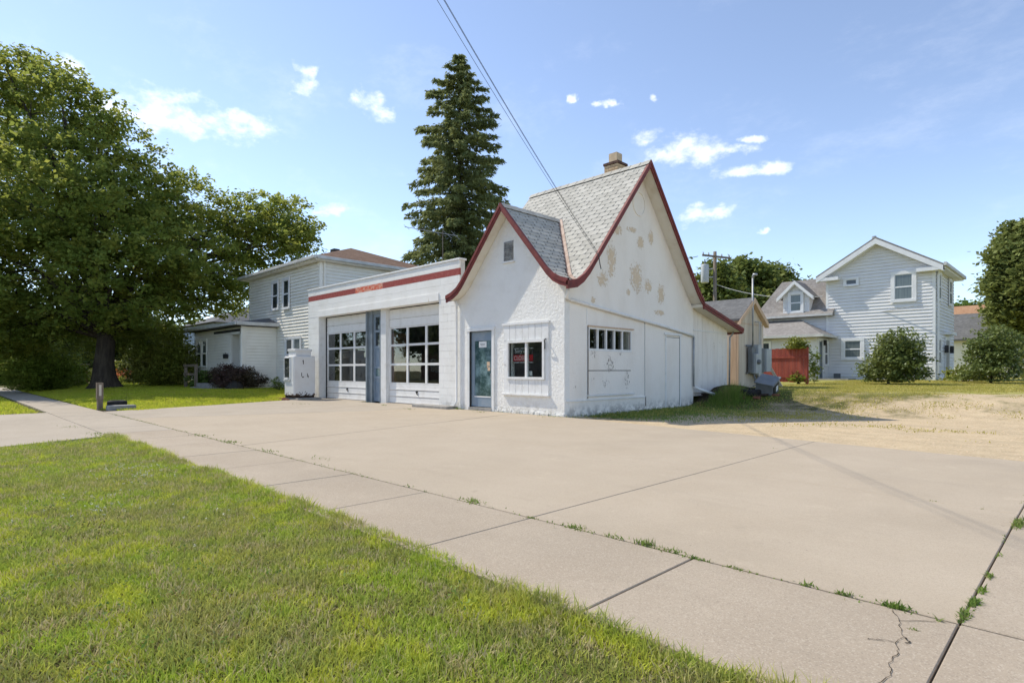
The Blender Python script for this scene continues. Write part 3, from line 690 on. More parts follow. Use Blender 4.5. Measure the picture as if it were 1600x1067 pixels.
FY = lambda y0: (lambda u, d, z: (u, y0-d, z))          # face looking to -y
FX = lambda x0: (lambda u, d, z: (x0+d, u, z))          # face looking to +x
def station_walls():
    # front gable wall with door and window openings
    m = MB(); F = FY(0); T = -.2
    def wallrect(m, F, u0, u1, z0, z1, holes):
        us = sorted({u0,u1,*[h[0] for h in holes],*[h[1] for h in holes]})
        for a, b in zip(us[:-1], us[1:]):
            hs = sorted([h for h in holes if h[0] <= a and h[1] >= b], key=lambda h: h[2]); z = z0
            for h in hs:
                if h[2] > z+1e-6: m.fbox(F, a, b, 0, T, z, h[2])
                z = h[3]
            if z < z1-1e-6: m.fbox(F, a, b, 0, T, z, z1)
    wallrect(m, F, -3.97, 0, -.05, 3.13, [(-3.50,-2.56,.03,2.24),(-1.90,-.68,.97,1.86)])
    prof = [(s, z-.11) for s, z in ((2.09,3.31),(2.0,3.345),(1.9,3.39),(1.8,3.45),(1.7,3.535),(1.6,3.63),(0,5.49))]
    poly = [(RX-2.09,3.13),(RX+1.88,3.13)]+[(RX+s,z) for s,z in prof if s < 1.88]+[(RX-s,z) for s,z in reversed(prof[:-1])]
    poly = [(RX-2.09,3.13),(0,3.13),(0,pf(1.88)-.11)]+[(RX+s,pf(s)-.11) for s in (1.8,1.7,1.6,0)]+[(RX-s,pf(s)-.11) for s in (1.6,1.7,1.8,1.9,2.0,2.09)]
    m.prism(poly, lambda u,z: (u,0,z), lambda u,z: (u,.2,z))
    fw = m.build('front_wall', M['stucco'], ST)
    # eroded foot of the wall: a lumpy skirt
    m = MB(); xs = np.linspace(-2.5,.01,26)
    for a, b in zip(xs[:-1], xs[1:]):
        h = .05+.05*random.random(); d = .02+.03*random.random(); m.fbox(F, a+.002, b-.002, d, 0.001, -.05, h)
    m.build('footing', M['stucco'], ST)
    # side wall under the big gable
    m = MB(); F = FX(0); m_, yb_ = m, 6.44
    hole = [(.97,2.83,1.70,2.20)]
    wallrect(m, F, .2, yb_, -.05, 3.10, hole)
    poly = [(.2,3.10),(yb_,3.10),(6.2,pm(2.96)-.11)]+[(RY+s,pm(s)-.11) for s in (2.75,0)]+[(RY-s,pm(s)-.11) for s in (2.75,2.9,3.0,3.04)]
    m.prism(poly, lambda u,z: (0,u,z), lambda u,z: (-.2,u,z))
    sw = m.build('side_wall', M['flaking'], ST)
    m = MB(); m.box(-3.97,-3.77,.2,9.0,-.05,3.1); m.prism([(.2,3.1),(6.3,3.1),(RY+2.75,3.55),(RY,6.83),(RY-2.75,3.55)], lambda u,z: (-3.97,u,z), lambda u,z: (-3.77,u,z)); m.box(-3.77,-.2,6.24,6.44,-.05,3.1); m.build('party_wall', M['stucco'], ST)
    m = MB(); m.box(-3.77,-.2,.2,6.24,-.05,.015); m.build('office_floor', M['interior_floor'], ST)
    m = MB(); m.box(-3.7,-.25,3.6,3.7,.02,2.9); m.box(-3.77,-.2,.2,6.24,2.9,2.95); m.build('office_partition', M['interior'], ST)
    # cracked footing on the side
    m = MB(); ys = np.linspace(.0,6.4,52)
    for a, b in zip(ys[:-1], ys[1:]):
        h = .04+.06*random.random(); d = .012+.03*random.random(); m.fbox(F, a+.002, b-.002, d, .001, -.05, h)
    m.build('footing', M['flaking'], ST)
    # applied seams of the old opening: battens and ledges
    m = MB(); m.fbox(F, .86,.89,.0,.012,.40,2.72); m.fbox(F, 3.555,3.58,.0,.014,.42,2.5); m.fbox(F, .05,3.58,.0,.03,.37,.40); m.build('seam_batten', M['white_trim'], ST)
    p = MB(); p.fbox(F, .93,2.86,.001,.030,1.145,1.64); p.build('plywood_panel', M['flaking'], ST)
    p = MB(); p.fbox(F, .93,2.86,.001,.032,.52,1.125); p.build('plywood_panel', M['flaking'], ST)
    p = MB(); p.fbox(F, .90,2.98,.002,.055,.475,.515); p.build('sill', M['white_trim'], ST, bevel=.008)
    p = MB(); p.fbox(F, .93,2.86,.0005,.006,1.125,1.145); p.build('panel_seam', M['dirt_dark'], ST)
    for u, z0, z1 in ((.915,.42,2.25),(3.62,.12,.40),(3.567,.42,2.6)):
        p = MB(); p.fbox(F, u-.006,u+.006,.0005,.0155,z0,z1); p.build('wall_seam', M['debris'], ST)
    # five-pane strip window
    w = MB(); w.fbox(F, .93,2.87,-.02,.025,2.20,2.255); w.fbox(F, .93,2.87,-.02,.025,1.645,1.70); w.fbox(F,.93,.97,-.02,.024,1.70,2.20); w.fbox(F,2.83,2.87,-.02,.024,1.70,2.20)
    wo = w.build('strip_window', M['white_trim'], ST)
    us = np.linspace(.97,2.83,6)
    for i, (a, b) in enumerate(zip(us[:-1], us[1:])):
        q = MB(); q.fbox(F, a+(.025 if i else 0), b-(.025 if i < 4 else 0), -.05,-.045,1.702,2.198); q.build('pane', M['pane'], wo)
        if i: 
            q = MB(); q.fbox(F, a-.024, a+.024, -.04, .012, 1.70, 2.20); q.build('mullion', M['white_trim'], wo)
    q = MB(); q.fbox(F, .9,2.95,.0,.06,2.255,2.285); q.build('drip_cap', M['beige_trim'], wo)
    # painted-over door on the side
    q = MB(); q.fbox(F, 4.74,5.52,.001,.022,.06,2.13); d = q.build('side_door', M['flaking'], ST)
    q = MB(); q.fbox(F,4.68,4.735,.0,.03,.03,2.20); q.fbox(F,5.53,5.60,.0,.035,.0,2.20); q.fbox(F,4.62,5.66,.0,.05,2.20,2.27); q.build('door_frame', M['white_trim'], d)
    q = MB(); q.fbox(F,5.512,5.536,.0,.0245,.05,2.15); q.fbox(F,4.733,4.742,.0,.0245,.05,2.15); q.fbox(F,4.742,5.512,.0,.0245,2.13,2.142); q.build('door_gap', M['dirt_dark'], d)
    # round ring of the old emblem
    q = MB(); n = 28
    for k in range(n):
        a0, a1 = 2*math.pi*k/n, 2*math.pi*(k+1)/n
        c = []
        for dd in (0,.022):
            for r, a in ((.30,a0),(.30,a1),(.335,a1),(.335,a0)): c.append((dd, 3.28+r*math.cos(a)*.95, 5.85+r*1.05*math.sin(a)))
        q.hexa(c)
    q.build('emblem_ring', M['flaking'], ST)
    # sloping gutter along the side wall, downspout and elbow
    q = MB(); q.tube([(.06,.12,2.87),(.065,2.2,2.665),(.065,4.4,2.455),(.06,5.6,2.33),(.05,6.36,2.24)], .042, 8); q.tube([(.06,.12,2.87),(.08,.0,2.90),(.22,-.12,3.08)], .04, 8)
    g = q.build('sloping_gutter', M['white_trim'], ST, smooth=True)
    q = MB(); q.tube([(.05,6.38,2.22),(.05,6.38,.62)], .03, 8); q.build('downspout', M['steel'], ST, smooth=True)
    q = MB(); q.tube([(.06,6.42,.62),(.12,6.52,.55),(.5,6.95,.36)], .048, 10); e = q.build('downspout_elbow', M['white_trim'], ST, smooth=True)
    q = MB(); q.tube([(.49,6.94,.365),(.62,7.08,.30)], .06, 10); q.build('drain_boot', M['black'], e, smooth=True)
    # front downspout beside the garage
    q = MB(); q.tube([(-4.02,-.12,3.16),(-4.02,-.06,3.05),(-4.02,-.06,.25),(-4.02,-.14,.1)], .032, 8); q.build('downspout', M['white_trim'], ST, smooth=True)
    # gable vent
    F = FY(0); q = MB(); q.fbox(F,-2.10,-1.745,.0,.012,4.06,4.57); v = q.build('gable_vent', M['vent'], ST)
    q = MB(); 
    for z in np.linspace(4.10,4.53,9): q.hexa([F(-2.08,.012,z),F(-1.765,.012,z),F(-1.765,.04,z-.03),F(-2.08,.04,z-.03),F(-2.08,.012,z+.008),F(-1.765,.012,z+.008),F(-1.765,.04,z-.022),F(-2.08,.04,z-.022)])
    q.build('louvre', M['vent'], v); q = MB(); q.fbox(F,-2.14,-1.70,.0,.05,4.0,4.045); q.build('sill', M['white_trim'], v)
    # office door
    q = MB(); q.fbox(F,-3.60,-3.50,-.12,.035,.0,2.24); q.fbox(F,-2.56,-2.47,-.12,.035,.0,2.24); q.fbox(F,-3.62,-2.45,-.12,.05,2.24,2.33)
    d = q.build('office_door_frame', M['white_trim'], ST)
    q = MB(); q.fbox(F,-3.495,-3.36,-.10,-.055,.12,2.235); q.fbox(F,-2.68,-2.565,-.10,-.055,.12,2.235); q.fbox(F,-3.36,-2.68,-.10,-.055,1.97,2.235); q.fbox(F,-3.36,-2.68,-.10,-.055,.12,.40); ol = q.build('door_leaf', M['blue_paint'], ST)
    q = MB(); q.fbox(F,-3.36,-2.68,-.085,-.075,.40,1.97); q.build('door_pane', M['door_glass'], ol)
    q = MB(); q.fbox(F,-3.36,-2.68,-.074,-.045,.385,.415); q.build('glazing_bar', M['white_trim'], ol)
    q = MB(); q.fbox(F,-3.19,-2.88,-.0745,-.071,1.78,1.95); s = q.build('paper_notice', M['paper'], ol)
    q = MB(); q.fbox(F,-3.14,-2.94,-.0705,-.0695,1.87,1.885); q.fbox(F,-3.12,-2.95,-.0705,-.0695,1.84,1.85); q.build('notice_print', M['box_dark'], s)
    q = MB(); q.lathe([(.03,0),(.035,.03),(.0,.05)], (-2.62,.055,1.03), 12, Matrix.Rotation(math.pi/2,3,'X')); q.fbox(F,-2.655,-2.595,-.054,-.045,.86,1.12); q.tube([F(-2.625,-.045,.88),F(-2.625,.01,.90),F(-2.625,.01,1.04),F(-2.625,-.045,1.06)], .012, 6); q.build('door_handle', M['steel'], ol)
    q = MB(); q.fbox(F,-3.5,-2.56,-.1,.06,-.02,.10); q.build('threshold', M['step'], ST)
    for (x, z, r) in ((-2.80,1.32,.06),(-2.78,1.18,.05),(-2.83,1.24,.03)):
        q = MB(); q.fbox(F, x-r, x+r, -.0745,-.0715, z-r, z+r); q.build('door_sticker', M['beige_trim'], ol)
    # boarded surround and slider window
    xs = np.linspace(-2.09,-.49,8)
    for a, b in zip(xs[:-1], xs[1:]):
        for z0, z1 in ((1.93,2.33),(.545,.905)):
            q = MB(); q.fbox(F, a+.006, b-.006, .0, .024+random.uniform(0,.004), z0, z1); q.build('board', M['white_trim'], ST)
    for a, b in ((-2.09,-1.975),(-.61,-.49)):
        q = MB(); q.fbox(F, a+.003, b-.003, .0, .022, .907, 1.928); q.build('board', M['white_trim'], ST)
    q = MB(); q.fbox(F,-2.13,-.46,.0,.05,2.332,2.39); q.build('head_board', M['white_trim'], ST)
    q = MB(); q.fbox(F,-2.13,-.46,.0,.075,.485,.54); q.build('sill_board', M['white_trim'], ST, bevel=.01)
    q = MB(); q.fbox(F,-1.97,-.615,.0,.06,1.86,1.925); q.fbox(F,-1.97,-.615,.0,.06,.91,.97); q.fbox(F,-1.97,-1.90,-.06,.06,.97,1.86); q.fbox(F,-.68,-.615,-.06,.06,.97,1.86)
    w = q.build('slider_window', M['white_trim'], ST)
    q = MB(); q.fbox(F,-1.30,-1.235,-.05,.03,.97,1.86); q.build('mullion', M['white_trim'], w)
    q = MB(); q.fbox(F,-1.90,-1.30,-.035,-.03,.97,1.86); q.build('pane', M['pane'], w); q = MB(); q.fbox(F,-1.235,-.68,-.02,-.015,.97,1.86); q.build('pane', M['pane'], w)
    q = MB(); q.fbox(F,-1.215,-1.12,-.06,-.05,1.0,1.12); q.build('paper_card', M['paper'], w)
    # small white thermometer plate left of the window, hook right
    q = MB(); q.fbox(F,-2.085,-1.99,.023,.04,1.30,1.70); q.build('thermometer_plate', M['trim_r'], ST, bevel=.008)
    q = MB(); q.tube([F(-.585,.03,1.93),F(-.57,.10,1.88),F(-.545,.10,1.80),F(-.585,.06,1.68)], .014, 6); q.build('hook', M['black'], ST)
    # lean-to wall of wide vertical boards
    F = FX(-.02); us = [6.46,6.78,7.12,7.5,7.87,8.2,8.55,8.95]
    for a, b in zip(us[:-1], us[1:]):
        zt = lz((a+b)/2)-.10
        mb = MB(); t0, t1 = lz(a)-.105, lz(b)-.105
        mb.hexa([F(a+.004,-.08,.42),F(b-.004,-.08,.42),F(b-.004,0,.42),F(a+.004,0,.42),F(a+.004,-.08,t0),F(b-.004,-.08,t1),F(b-.004,0,t1),F(a+.004,0,t0)]); mb.build('wall_board', M['leanto'], ST)
    m = MB(); m.box(-3.9,-.11,8.8,8.95,.3,2.55); m.box(-.14,-.105,6.45,8.8,.3,2.5); m.build('lean_to_core', M['leanto'], ST)
    m = MB(); m.fbox(F, 6.47,8.9,.0,.02,2.42,2.45); m.build('batten', M['white_trim'], ST)
    q = MB(); q.tube([(.1,9.2,2.5),(.08,9.08,2.36),(.06,8.99,2.30),(.04,8.99,.62)], .03, 8); q.build('downspout', M['steel'], ST, smooth=True)
    q = MB(); q.tube([(.43,.72,4.02),(.5,.70,3.98),(.5,.76,3.75),(.43,.9,3.66)], .012, 6); q.build('service_drip_loop', M['wire'], ST)
station_walls()

def garage():
    GW = MB()
    GW.box(-13.56,-3.98,.05,.22,3.49,4.36); GW.box(-13.56,-12.70,.02,.34,-.05,3.27); GW.box(-4.91,-3.98,.02,.34,-.05,3.27)
    gw = GW.build('garage_wall', M['mortar'], ST)
    # painted concrete blocks
    def blocks(x0, x1, z0, z1, course, depth0=0.):
        n = int(round((z1-z0)/course)); h = (z1-z0)/n
        for r in range(n):
            za, zb = z0+r*h, z0+(r+1)*h; x = x0-(.2 if r%2 else 0)
            while x < x1-1e-6:
                a, b = max(x, x0), min(x+.405, x1)
                if b-a > .03:
                    mb = MB(); mb.box(a+.002, b-.002, -.0+random.uniform(-.0015,.0015), .05, za+.002, zb-.002); mb.build('block', M['block'], gw)
                x += .405
    blocks(-13.58,-3.96,3.48,4.36,.22)
    blocks(-13.58,-12.68,-.05,3.26,.2207); blocks(-4.93,-3.96,-.05,3.26,.2207)
    m = MB(); m.box(-12.68,-4.93,-.03,.3,3.25,3.478); m.box(-13.58,-12.681,-.004,.3,3.262,3.478); m.box(-4.929,-3.96,-.004,.3,3.262,3.478); m.build('lintel', M['block'], ST)
    m = MB(); m.box(-13.62,-3.93,-.03,.25,4.362,4.42); m.build('coping', M['white_trim'], ST, bevel=.01)
    m = MB(); m.box(-13.58,-13.38,.34,7.2,-.05,4.36); m.box(-13.38,-3.98,7.0,7.2,-.05,4.36); m.build('garage_back_wall', M['mortar'], ST)
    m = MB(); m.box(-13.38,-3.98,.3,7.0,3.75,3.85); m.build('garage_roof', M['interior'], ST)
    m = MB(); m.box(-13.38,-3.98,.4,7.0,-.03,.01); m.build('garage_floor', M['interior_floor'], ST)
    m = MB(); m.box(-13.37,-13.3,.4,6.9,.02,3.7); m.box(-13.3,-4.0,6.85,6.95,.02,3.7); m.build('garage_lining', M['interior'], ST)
    # pier reveals
    m = MB(); m.box(-12.69,-12.675,.0515,.34,-.02,3.25); m.box(-4.935,-4.92,.0515,.34,-.02,3.25); m.build('reveal', M['white_trim'], gw)
    # sectional doors
    def secdoor(x0, x1):
        F = FY(.32); d = empty('garage_door', ((x0+x1)/2,.32,0)); d.parent = ST; d.location = Vector(((x0+x1)/2,.32,0))-ST.location; WL[d.name] = Vector(((x0+x1)/2,.32,0))
        cs = np.linspace(x0+.03, x1-.03, 4)
        zs = [.69,1.34,1.99,2.60]
        for z0, z1 in ((.03,.24),(.25,.46),(.47,.686),(2.606,2.88),(2.89,3.22)):
            q = MB(); q.fbox(F, x0, x1, -.04, 0, z0, z1); q.fbox(F, x0, x1, 0, .012, z0+.02, z0+.05); q.build('door_panel', M['door_paint'], d)
        for z0, z1 in zip(zs[:-1], zs[1:]):
            q = MB(); q.fbox(F, x0, x1, -.04, 0, z0+.002, z0+.036); q.fbox(F, x0, x1, -.04, 0, z1-.036, z1-.002)
            for u in cs: q.fbox(F, u-.045, u+.045, -.039, .004, z0+.036, z1-.036)
            s = q.build('glazed_section', M['door_paint'], d)
            for a, b in zip(cs[:-1], cs[1:]):
                q = MB(); q.fbox(F, a+.045, b-.045, -.03, -.026, z0+.036, z1-.036); q.build('pane', M['pane'], s)
        q = MB(); cx = x0+(x1-x0)*.52; q.tube([F(cx-.05,.0,.46),F(cx-.05,.04,.44),F(cx+.02,.04,.35),F(cx+.02,.0,.33)], .014, 6); q.fbox(F, cx-.05, cx+.01, .0,.02,.40,.46); q.build('lift_handle', M['black'], d)
        q = MB(); q.fbox(F, x0, x1, -.03, .006, .0, .028); q.build('door_seal', M['black'], d)
    secdoor(-12.60,-9.43); secdoor(-8.12,-4.94)
    # steel column, service door, post between the bays
    F = FY(.2); q = MB(); q.fbox(F,-9.43,-9.36,-.15,.03,-.02,3.25); q.fbox(F,-9.36,-9.08,-.09,-.05,-.02,3.25); q.fbox(F,-9.08,-9.02,-.15,.03,-.02,3.25); q.build('steel_column', M['blue_steel'], ST)
    q = MB(); q.fbox(F,-8.52,-8.46,-.15,.02,-.02,3.25); q.fbox(F,-9.02,-8.52,-.15,-.02,3.12,3.25); q.build('service_door_frame', M['blue_steel'], ST)
    q = MB(); q.fbox(F,-9.018,-8.93,-.12,-.06,.04,3.12); q.fbox(F,-8.60,-8.522,-.12,-.06,.04,3.12); 
    for z0, z1 in ((.04,.2),(.85,.93),(1.20,1.28),(1.92,2.0),(2.48,2.56),(3.02,3.12)): q.fbox(F,-8.93,-8.60,-.12,-.06,z0,z1)
    q.fbox(F,-8.93,-8.60,-.11,-.085,.2,.85); q.fbox(F,-8.93,-8.60,-.11,-.085,1.28,1.92); sdoor = q.build('service_door', M['blue_paint'], ST)
    for z0, z1 in ((2.0,2.48),(2.56,3.02),(.93,1.2)):
        q = MB(); q.fbox(F,-8.93,-8.60,-.10,-.095,z0,z1); q.build('pane', M['glass_house'] if z0 > 1.5 else M['door_glass'], sdoor)
    q = MB(); q.fbox(F,-8.46,-8.13,-.15,.015,-.02,3.25); q.build('white_post', M['white_trim'], ST)
    q = MB(); q.fbox(F,-12.675,-12.60,-.15,-.10,-.02,3.25); q.build('door_stop', M['black'], ST)
    q = MB(); q.box(-5.75,-4.05,-.42,.0,-.03,.10); q.build('concrete_step', M['step'], ST, bevel=.02)
garage()
# things inside the bays, seen through the panes
m = MB(); m.box(-11.6,-10.6,2.2,2.9,.01,2.6); m.box(-11.62,-10.58,2.18,2.92,1.25,1.29); m.box(-11.62,-10.58,2.18,2.92,2.6,2.63)
top(m, 'storage_cabinet', M['orange_box'], 'orange cabinet seen through the left garage door panes', 'cabinet', (-11.1,2.55,0), bevel=.02)
m = MB(); m.box(-7.9,-7.5,2.4,2.8,.01,2.35); m.box(-7.92,-7.48,2.38,2.82,1.1,1.14); m.box(-7.92,-7.48,2.38,2.82,1.7,1.74)
top(m, 'shelf_unit', M['flue'], 'tan shelf unit seen through the right garage door panes', 'shelf', (-7.7,2.6,0), bevel=.01)

def text_mesh(body, size, mat, P, ext=.002, shear=0, xs=1.0):
    cu = bpy.data.curves.new('t', 'FONT'); cu.body = body; cu.size = size; cu.extrude = ext; cu.shear = shear
    ob = bpy.data.objects.new('t', cu); COL.objects.link(ob); dg = bpy.context.evaluated_depsgraph_get(); dg.update()
    me = bpy.data.meshes.new_from_object(ob.evaluated_get(dg)); bpy.data.objects.remove(ob)
    for v in me.vertices: v.co = Vector(P(v.co.x*xs, v.co.y, v.co.z))
    me.materials.clear(); me.materials.append(mat); return me
def closed_sign():
    base = (-1.56,.075,1.3); F = FY(.075)
    t = thing('closed_sign', 'black and red closed sign hanging behind the left window pane', 'sign', base)
    q = MB(); q.fbox(F,-1.83,-1.10,-.006,0,1.32,1.74); q.build('board', M['sign_black'], t)
    q = MB(); q.fbox(F,-1.82,-1.11,.0005,.003,1.385,1.545); q.build('red_band', M['sign_red'], t)
    q = MB(); q.fbox(F,-1.80,-1.60,.0005,.003,1.705,1.72); q.fbox(F,-1.56,-1.12,.0005,.003,1.705,1.72); q.fbox(F,-1.82,-1.60,.0005,.003,1.34,1.357); q.fbox(F,-1.56,-1.12,.0005,.003,1.34,1.357); q.build('border_line', M['sign_white'], t)
    for body, sz, x, z, sh, xs in (("Sorry", .145, -1.775, 1.60, .25, .85), ("WE'RE", .085, -1.46, 1.60, 0, .95), ('CLOSED', .165, -1.80, 1.41, 0, .86)):
        me = text_mesh(body, sz, M['sign_white'], lambda a,b,c,x=x,z=z: Vector((x+a, .070-c, z+b))-Vector(base), .001, sh, xs)
        o = link('lettering', me, t); 
closed_sign()

# white metal cabinet beside the left bay
def cabinet():
    b = (-12.62,-.8,0); t = thing('metal_cabinet', 'chipped white metal cabinet with small box on top beside garage pier', 'cabinet', b)
    m = MB(); m.box(-13.02,-12.2,-1.24,-.38,.16,1.68); c = m.build('body', M['cab_white'], t, bevel=.035)
    F = FY(-1.24)
    q = MB(); q.fbox(F,-12.98,-12.52,.0,.012,.78,1.60); q.build('dark_window', M['glass_house'], t)
    q = MB(); q.fbox(F,-13.01,-12.98,.0,.03,.74,1.63); q.fbox(F,-12.52,-12.49,.0,.03,.74,1.63); q.fbox(F,-13.01,-12.49,.0,.03,1.60,1.635); q.fbox(F,-13.01,-12.49,.0,.05,.74,.775); q.build('window_frame', M['white_trim'], t)
    q = MB(); q.box(-12.9,-12.62,-1.30,-1.245,.78,.86); q.build('tray_litter', M['paper'], t)
    q = MB(); q.box(-12.93,-12.3,-1.12,-.5,1.68,1.90); q.box(-12.96,-12.27,-1.15,-.47,1.86,1.96); q.build('top_box', M['cab_white'], t, bevel=.015)
    q = MB(); q.box(-12.99,-12.23,-1.21,-.41,.09,.165); q.build('rusted_base', M['debris'], t)
    q = MB(); q.box(-13.0,-11.95,-1.20,-.25,-.05,.09); q.build('plinth', M['step'], t, bevel=.01)
    for i in range(3):
        q = MB(); q.box(-13.28+.0*i,-13.04,-1.45+i*.22,-1.24+i*.22,-.02,.075); q.build('brick', M['red_brick'], t)
    for i in range(3):
        q = MB(); q.box(-13.0+i*.24,-12.77+i*.24,-1.46,-1.36,-.02,.07); q.build('brick', M['red_brick'], t)
    FF = FX(-12.2)
    for y, z, a, c in ((-.87,1.5,.02,.03),(-.86,1.42,.015,.05),(-.93,.98,.012,.07),(-.88,.88,.035,.02),(-.70,.95,.012,.07),(-.66,.90,.01,.05)):
        q = MB(); q.fbox(FF, y-a, y+a, .0005,.004, z-c, z+c); q.build('chip', M['debris'], c and t)
cabinet()

# ================================================================== siding houses
def siding(parent, F, z0, z1, course, rng_, mat, proud=.042, gap=.024):
    z = z0
    while z < z1-.02:
        zt = min(z+course, z1)
        a0, b0 = rng_(z); a1, b1 = rng_(zt)
        if b0-a0 > .05 and b1-a1 > .0:
            m = MB(); zt -= gap; m.hexa([F(a0,-.001,z),F(b0,-.001,z),F(b0,proud,z),F(a0,proud,z),F(a1,-.001,zt),F(b1,-.001,zt),F(b1,.006,zt),F(a1,.006,zt)]); m.build('siding_board', mat, parent)
        z += course
def window(parent, F, u0, u1, z0, z1, trim=.11, mat_t=None, mat_g=None, hung=True, proud=.05, sill=True, low=None):
    mt = mat_t or M['trim_r']; g = mat_g or M['glass_house']; F0 = F; F = lambda u, d, z: F0(u, d+.034, z)
    m = MB(); m.fbox(F,u0-trim,u0,.0,proud,z0,z1); m.fbox(F,u1,u1+trim,.0,proud,z0,z1); m.fbox(F,u0-trim,u1+trim,.0,proud+.008,z1,z1+trim); m.fbox(F,u0-trim,u1+trim,.0,proud+.02,z0-trim*.8,z0)
    w = m.build('window', mt, parent)
    zm = (z0+z1)/2; s = .035
    def sash(a, b, d, gg):
        q = MB(); q.fbox(F,u0,u0+s,.0,d,a,b); q.fbox(F,u1-s,u1,.0,d,a,b); q.fbox(F,u0+s,u1-s,.0,d,a,a+s); q.fbox(F,u0+s,u1-s,.0,d,b-s,b); q.build('sash', mt, w)
        q = MB(); q.fbox(F,u0+s,u1-s,.0,d-.018,a+s,b-s); q.build('pane', gg, w)
    if hung: sash(zm, z1, .028, g); sash(z0, zm, .040, low or g)
    else: sash(z0, z1, .035, g)
    return w

def left_house():
    x0, x1, y0, y1, zb, ze = -22.4, -14.5, .96, 7.9, .2, 5.86
    H = thing('clapboard_house', 'two storey cream clapboard house with brown hip roof left of the garage', 'house', (-18.45,4.4,.25))
    m = MB(); m.box(x0+.02,x1-.02,y0+.02,y1,zb-.3,ze); w = m.build('wall', M['siding_l'], H)
    siding(w, FY(y0+.02), .42, ze, .145, lambda z: (x0+.1, x1-.1), M['siding_l'])
    siding(w, FX(x1-.02), .42, ze, .145, lambda z: (y0+.12, y1), M['siding_l'])
    m = MB(); m.box(x0-.01,x0+.1,y0-.005,y0+.1,.2,ze); m.box(x1-.1,x1+.012,y0-.012,y0+.12,.2,ze); m.build('corner_board', M['siding_l'], H)
    # hip roof with soffit and gutter
    e = .38; zr = 7.45; m = MB(); c = [(x0-e,y0-e,ze+.14),(x1+e,y0-e,ze+.14),(x1+e,y1+e,ze+.14),(x0-e,y1+e,ze+.14)]; r = [(-18.9,4.42,zr),(-18.0,4.42,zr)]
    m.add([*c,*r], [(0,1,5,4),(1,2,5),(2,3,4,5),(3,0,4),(3,2,1,0)]); rf = m.build('roof', M['roof_brown'], H)
    m = MB(); m.box(x0-e+.03,x1+e-.03,y0-e+.03,y1+e-.03,ze-.02,ze+.135); m.build('soffit', M['siding_l'], H)
    m = MB(); m.box(x0-e-.06,x1+e+.06,y0-e-.09,y0-e+.028,ze+.02,ze+.16); m.box(x1+e-.028,x1+e+.09,y0-e+.03,y1+e,ze+.02,ze+.16); m.build('gutter', M['gutter'], H, bevel=.02)
    m = MB(); m.tube([(x1+.06,y0+.2,ze),(x1+.05,y0+.2,.4)], .045, 8); m.build('downspout', M['siding_l'], H)
    for px, py, pz in ((-17.2,3.1,6.95),(-19.8,3.0,6.9)):
        m = MB(); m.box(px-.2,px+.2,py-.15,py+.15,pz-.15,pz+.12); m.build('roof_vent', M['black'], rf)
    F = FY(y0+.004)
    window(H, F, -19.32,-18.72,4.12,5.38, .1, M['trim_r']); window(H, F, -18.08,-17.50,4.08,5.38, .1, M['trim_r'])
    window(H, F, -17.78,-17.15,1.15,2.58, .1, M['trim_r'], low=M['glass_curtain']); window(H, F, -16.95,-16.3,1.15,2.58, .1, M['trim_r'], M['glass_curtain'])
    # enclosed porch
    P = empty('porch', (-22.6,.2,.25)); P.parent = H; P.location = Vector((-22.6,.2,.25))-H.location; WL[P.name] = Vector((-22.6,.2,.25))
    px0, px1, py0, pz = -26.2, -18.96, -.61, 3.2
    m = MB(); m.box(px0+.02,-20.62,py0+.02,3.,-.1,pz); m.box(-19.28,px1-.02,py0+.02,.96,-.1,pz); m.box(-20.62,-19.28,.35,.5,-.1,pz); m.box(-20.62,-19.28,py0+.02,.35,2.86,pz); m.box(-20.62,-19.28,py0+.02,.35,-.1,.55); m.build('porch_wall', M['siding_l'], P)
    F = FY(py0+.02); 
    siding(P, F, .42, pz, .145, lambda z: (px0+.05, -20.66), M['siding_l'])
    siding(P, FX(px1-.02), .42, pz, .145, lambda z: (py0+.14, .96), M['siding_l'])
    m = MB(); m.box(px1-.24,px1+.015,py0-.015,py0+.14,.2,pz); m.box(-20.66,-20.56,py0-.02,py0+.1,.55,2.95); m.box(-19.34,-19.26,py0-.02,py0+.1,.55,2.95); m.box(-20.66,-19.26,py0-.02,py0+.1,2.86,2.98); m.build('porch_trim', M['siding_l'], P)
    m = MB(); m.box(-20.5,-20.38,.28,.345,.56,2.8); m.box(-19.52,-19.4,.28,.345,.56,2.8); m.box(-20.38,-19.52,.28,.345,2.62,2.8); m.box(-20.38,-19.52,.28,.345,.56,1.42); m.build('storm_door', M['trim_r'], P)
    m = MB(); m.box(-20.38,-19.52,.30,.31,1.42,2.62); m.build('door_pane', M['glass_curtain'], P)
    m = MB(); m.box(-20.36,-19.54,.29,.295,2.02,2.06); m.build('door_rail', M['trim_r'], P)
    window(P, FY(py0), -25.5,-24.85,1.35,2.7, .09, M['siding_l'], M['glass_curtain'], low=M['glass_house']); window(P, FY(py0), -24.62,-23.95,1.35,2.7, .09, M['siding_l'], M['glass_curtain'], low=M['glass_house'])
    m = MB(); m.add([(px0-.4,py0-.42,3.36),(px1+.3,py0-.42,3.36),(px1+.3,.96,3.40),(px1-.9,.96,3.72),(px0-.4,.96,3.72),(px0-.4,py0-.42,3.22),(px1+.3,py0-.42,3.22),(px1+.3,.96,3.22),(px0-.4,.96,3.22)], [(0,1,3,4),(1,2,3),(5,8,7,6),(0,5,6,1),(1,6,7,2),(0,4,8,5)]); m.build('porch_roof', M['roof_dark'], P)
    m = MB(); m.box(px0-.4,px1+.36,py0-.5,py0-.43,3.23,3.37); m.box(px1+.305,px1+.38,py0-.42,.95,3.23,3.39); m.build('porch_gutter', M['gutter'], P, bevel=.015)
    m = MB(); m.box(-22.9,-19.3,py0-.03,py0-.012,2.98,3.1); m.build('dark_frieze', M['black'], P)
